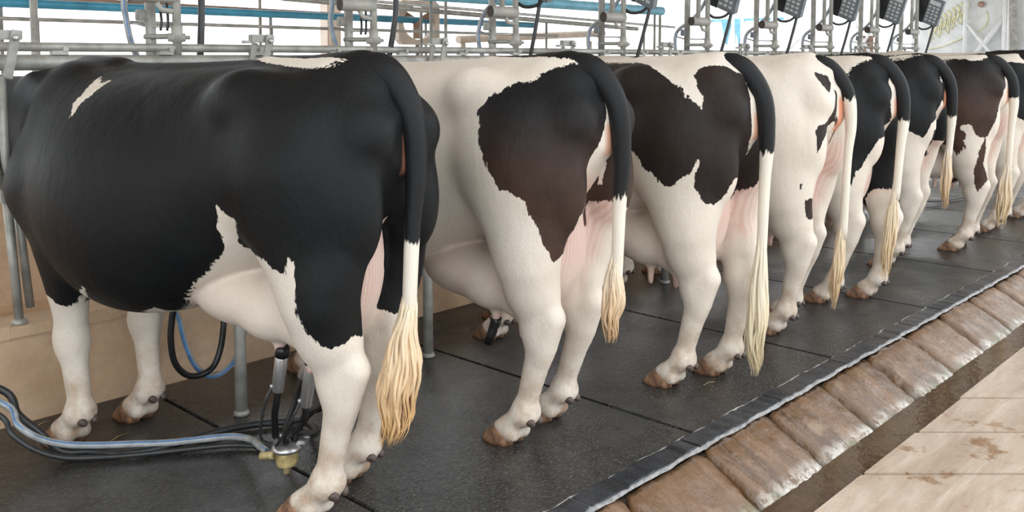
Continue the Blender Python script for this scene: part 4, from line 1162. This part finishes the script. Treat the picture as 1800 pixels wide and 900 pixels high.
hose('hanging_hose', 'black hose loop hanging under the black cow\'s belly',
     [(1.668, 3.36, 0.46), (1.662, 3.37, 0.41), (1.660, 3.38, 0.322), (1.682, 3.39, 0.224), (1.748, 3.40, 0.158), (1.833, 3.40, 0.163), (1.877, 3.40, 0.233), (1.898, 3.40, 0.36), (1.91, 3.43, 0.43)], 0.0125, 'rubber_black')
hose('hanging_hose', 'blue and clear hose loop hanging beside the stall post',
     [(1.70, 3.52, 0.46), (1.724, 3.45, 0.40), (1.745, 3.44, 0.295), (1.79, 3.44, 0.18), (1.865, 3.44, 0.118), (1.95, 3.44, 0.147), (2.00, 3.44, 0.233), (2.022, 3.44, 0.35), (2.03, 3.46, 0.44)], 0.0115, 'hose_clear', ('hose_blue', 0.006), (-0.006, -0.0085, 0))
hose('hanging_hose', 'black hose loop behind the tail brush of the black cow',
     [(2.865, 3.45, 0.44), (2.862, 3.42, 0.33), (2.848, 3.42, 0.18), (2.800, 3.42, 0.10), (2.755, 3.40, 0.09), (2.735, 3.33, 0.17), (2.735, 3.30, 0.38)], 0.0125, 'rubber_black', ('hose_blue', 0.004), (-0.006, -0.009, 0))
hose('floor_hose', 'thin dark hose lying on the pale floor beyond the sixth cow',
     [(8.2, 3.5, 0.45), (8.6, 3.35, 0.20), (9.0, 3.2, 0.06), (9.5, 3.1, 0.02), (10.2, 3.05, 0.02), (11.0, 3.2, 0.02)], 0.011, 'rubber_hose')

tc = tag(empty('teat_cup', (2.468, 2.418, 0.335)), 'black rubber teat cup hanging from the second cow\'s udder', 'teat cup')
MB().tube([(0.0, 0.0, 0.10), (0.0, 0.0, 0.085), (-0.01, 0.012, 0.04), (-0.02, 0.024, 0.0)], [0.024, 0.020, 0.018, 0.015], 14).build('liner', 'rubber_black', tc)
# a few straws on the mat
for i, (x, y, a, l) in enumerate(((1.40, 3.36, 0.4, 0.10), (3.42, 2.10, -0.2, 0.07), (1.28, 3.72, 0.1, 0.06))):
    tag(MB().tube([(x, y, 0.004), (x + l * 0.5 * math.cos(a), y + l * 0.5 * math.sin(a), 0.012), (x + l * math.cos(a), y + l * math.sin(a), 0.005)], 0.0014, 5).build('straw', 'straw'),
        ['straw by the black cow\'s front hoof', 'straw on the wet mat behind the third cow', 'straw near the feed wall at far left'][i], 'straw', 'bits of straw on the mats')

# ------------------------------------------------------------------ what stands behind the stalls
def run_pipe(name, label, x0, x1, Y, z0, z1, r, mat, legs=()):
    o = tag(empty(name, (0, Y, 0)), label, 'pipe')
    MB().tube([(x0, 0, z0), (x1, 0, z1)], r, 14).build('tube', mat, o)
    for x in legs:
        MB().tube([(x, 0.02, 0.0), (x, 0.02, z0 + (z1 - z0) * (x - x0) / (x1 - x0))], 0.013, 8).build('support', 'galvanized', o)
    return o
run_pipe('water_pipe', 'long teal blue water pipe behind the stalls', -1.0, 7.2, 6.5, 1.775, 1.735, 0.030, 'pipe_blue', (-0.5, 2.12, 4.1))
run_pipe('water_pipe', 'light blue capped water pipe ending right of centre', 4.8, 8.20, 5.6, 1.90, 1.885, 0.045, 'pipe_blue_light', (5.0, 8.10))
run_pipe('conduit', 'thin grey conduit below the teal pipe at left', -1.0, 7.0, 6.0, 1.655, 1.615, 0.012, 'galvanized', (2.16, 3.79))
run_pipe('conduit', 'brown conduit above the teal pipe at left', -1.0, 6.4, 6.8, 1.86, 1.76, 0.020, 'rust_paint', (-0.8, 6.0))
run_pipe('conduit', 'grey double conduit high up in the middle', 4.0, 8.6, 6.2, 1.86, 1.72, 0.022, 'galvanized', (5.42, 7.08))
run_pipe('conduit', 'second thin conduit high up in the middle', 3.0, 9.5, 6.3, 1.93, 1.76, 0.014, 'galvanized_bright', (8.9,))
for i, (x, Y, r, z) in enumerate(((2.10, 5.9, 0.022, 2.4), (5.60, 6.1, 0.014, 2.4), (8.75, 6.0, 0.016, 1.95), (4.30, 7.0, 0.014, 2.3))):
    tag(MB().tube([(x, Y, 0), (x, Y, z * 0.5), (x, Y, z)], r, 10).build('pole', 'galvanized'),
        ['grey pole behind the stalls at far left', 'slim grey pole right of the fan', 'slim pole under the capped end of the light blue pipe', 'slim grey pole left of the second milking unit'][i], 'pole', 'poles behind the stalls')
bench = tag(empty('beam', (0, 8.0, 0)), 'beige beam on short posts behind the third milking unit', 'beam')
MB().tube([(7.54, 0, 1.61), (10.3, 0, 1.73)], 0.045, 12).build('rail', 'beige_paint', bench)
for x in (7.62, 10.0): MB().tube([(x, 0, 0), (x, 0, 1.62)], 0.03, 10).build('post', 'beige_paint', bench)
col = tag(MB().box((5.45, 7.6, 1.2), (0.16, 0.16, 2.4), bevel=0.02).build('column', 'peach_paint'), 'pale beige column left of the second milking unit', 'column')
# box fan
fan = tag(empty('fan', (5.60, 6.45, 1.72), R(-18)), 'square beige and brown fan with a round opening behind the stalls', 'fan')
n = 28; V = []; Fc = []
for k in range(n):
    a = 2 * math.pi * k / n; c, s = math.cos(a), math.sin(a); m = max(abs(c), abs(s))
    V += [(0.155 * c, 0, 0.155 * s), (0.155 * c, 0.10, 0.155 * s), (0.20 * c / m, 0, 0.20 * s / m), (0.20 * c / m, 0.10, 0.20 * s / m)]
for k in range(n):
    q = 4 * k; r_ = 4 * ((k + 1) % n)
    Fc += [(q, r_, r_ + 2, q + 2), (q + 1, q + 3, r_ + 3, r_ + 1), (q, q + 1, r_ + 1, r_), (q + 2, r_ + 2, r_ + 3, q + 3)]
mb = MB(); mb.add(V, Fc, False); mb.build('shroud', 'beige_paint', fan)
for k in range(3):
    a = 2.1 * k + 0.5
    MB().box((0.075 * math.cos(a), 0.05, 0.075 * math.sin(a)), (0.14, 0.012, 0.075), Matrix.Rotation(-a, 3, 'Y') @ Matrix.Rotation(R(30), 3, 'X')).build('blade', 'rust_paint', fan)
MB().lathe([(0.03, 0), (0.032, 0.05), (0.02, 0.06)], 14, Matrix.Translation((0, 0.08, 0)) @ Matrix.Rotation(R(90), 4, 'X')).build('hub', 'rust_paint', fan)
MB().tube([(0.0, 0.05, -0.2), (0.0, 0.05, -1.72)], 0.02, 10).build('stand', 'galvanized', fan)
# blue and white steel frame far behind
fr = tag(empty('steel_frame', (22, 12.7, 0)), 'white steel frame with blue gusset plates far behind the stalls', 'frame')
for y in (0.05, -0.22, 0.75, -1.1): MB().tube([(0, y, 0), (0, y, 4.2)], 0.07, 10).build('column', 'white_paint', fr)
for y in (0.26, -0.12):
    V = [(-0.05, y - 0.14, 2.33), (-0.05, y + 0.14, 2.33), (-0.05, y, 1.72), (0.05, y - 0.14, 2.33), (0.05, y + 0.14, 2.33), (0.05, y, 1.72)]
    MB().add(V, [(0, 1, 2), (3, 5, 4), (0, 3, 4, 1), (1, 4, 5, 2), (2, 5, 3, 0)], False).build('gusset', 'pipe_blue_light', fr)
MB().box((0, -0.2, 2.36), (0.1, 2.4, 0.06)).build('beam', 'pipe_blue_light', fr)
for sgn in (1, -1): MB().tube([(0, -1.1, 1.2 if sgn > 0 else 2.6), (0, -2.6, 2.6 if sgn > 0 else 1.2)], 0.05, 8).build('brace', 'white_paint', fr)
# pale sheet with yellow scrawl, frame and braces
pn = tag(empty('sheet_wall', (20, 6.2, 0)), 'pale metal sheet scrawled with yellow, framed by white braces at right', 'sheet')
MB().box((0.03, 0.0, 1.75), (0.04, 2.4, 3.5)).build('panel', 'sheet_pale', pn)
rnd2 = random.Random(8)
def scrawl(pts, r=0.013):
    MB().tube(catmull([(-0.005, y, z) for y, z in pts], 5), r, 6).build('scrawl', 'yellow_paint', pn)
for k in range(9):
    y = 0.82 - 0.085 * k; z0 = 1.75 + 0.05 * k
    scrawl([(y, z0 + rnd2.uniform(-0.1, 0.1)), (y - 0.05, z0 + 0.25), (y + 0.02, z0 + 0.40), (y - 0.06, z0 + 0.30), (y + 0.01, z0 + 0.10), (y - 0.07, z0 + 0.02)])
scrawl([(0.84, 1.56), (0.60, 1.60), (0.35, 1.70), (0.10, 1.82)]); scrawl([(-0.08, 1.88), (-0.22, 2.0), (-0.28, 2.15), (-0.24, 2.3)])
for y, z0 in ((0.10, 0.0), (-0.62, 0.0), (-0.70, 0.0)):
    MB().tube([(-0.12, y, z0), (-0.12, y, 3.5)], 0.045, 8).build('post', 'white_paint' if y != 0.10 else 'sheet_pale', pn)
MB().tube([(-0.14, 0.06, 2.05), (-0.14, -0.50, 1.30)], 0.035, 8).build('brace', 'white_paint', pn)
MB().tube([(-0.10, -0.62, 2.2), (-0.10, 0.0, 1.30)], 0.055, 8).build('brace', 'sheet_pale', pn)
MB().box((-0.14, -0.80, 1.75), (0.06, 0.13, 3.5), Matrix.Rotation(R(-3), 3, 'X')).build('edge_post', 'galvanized', pn)
MB().lathe([(0.06, 0), (0.06, 0.05), (0.03, 0.06)], 14, Matrix.Translation((-0.02, -0.16, 2.44)) @ Matrix.Rotation(R(-90), 4, 'Y')).build('knob', 'rust_paint', pn)
sh = tag(empty('crossed_frame', (17.5, 7.35, 0)), 'dark panel with crossed white braces behind the eighth milking unit', 'frame')
MB().box((0.05, 0, 0.9), (0.04, 0.30, 1.8)).build('panel', 'rust_paint', sh)
for sgn in (1, -1): MB().tube([(0, 0.18 * sgn, 1.35), (0, -0.18 * sgn, 2.0)], 0.03, 8).build('brace', 'white_paint', sh)
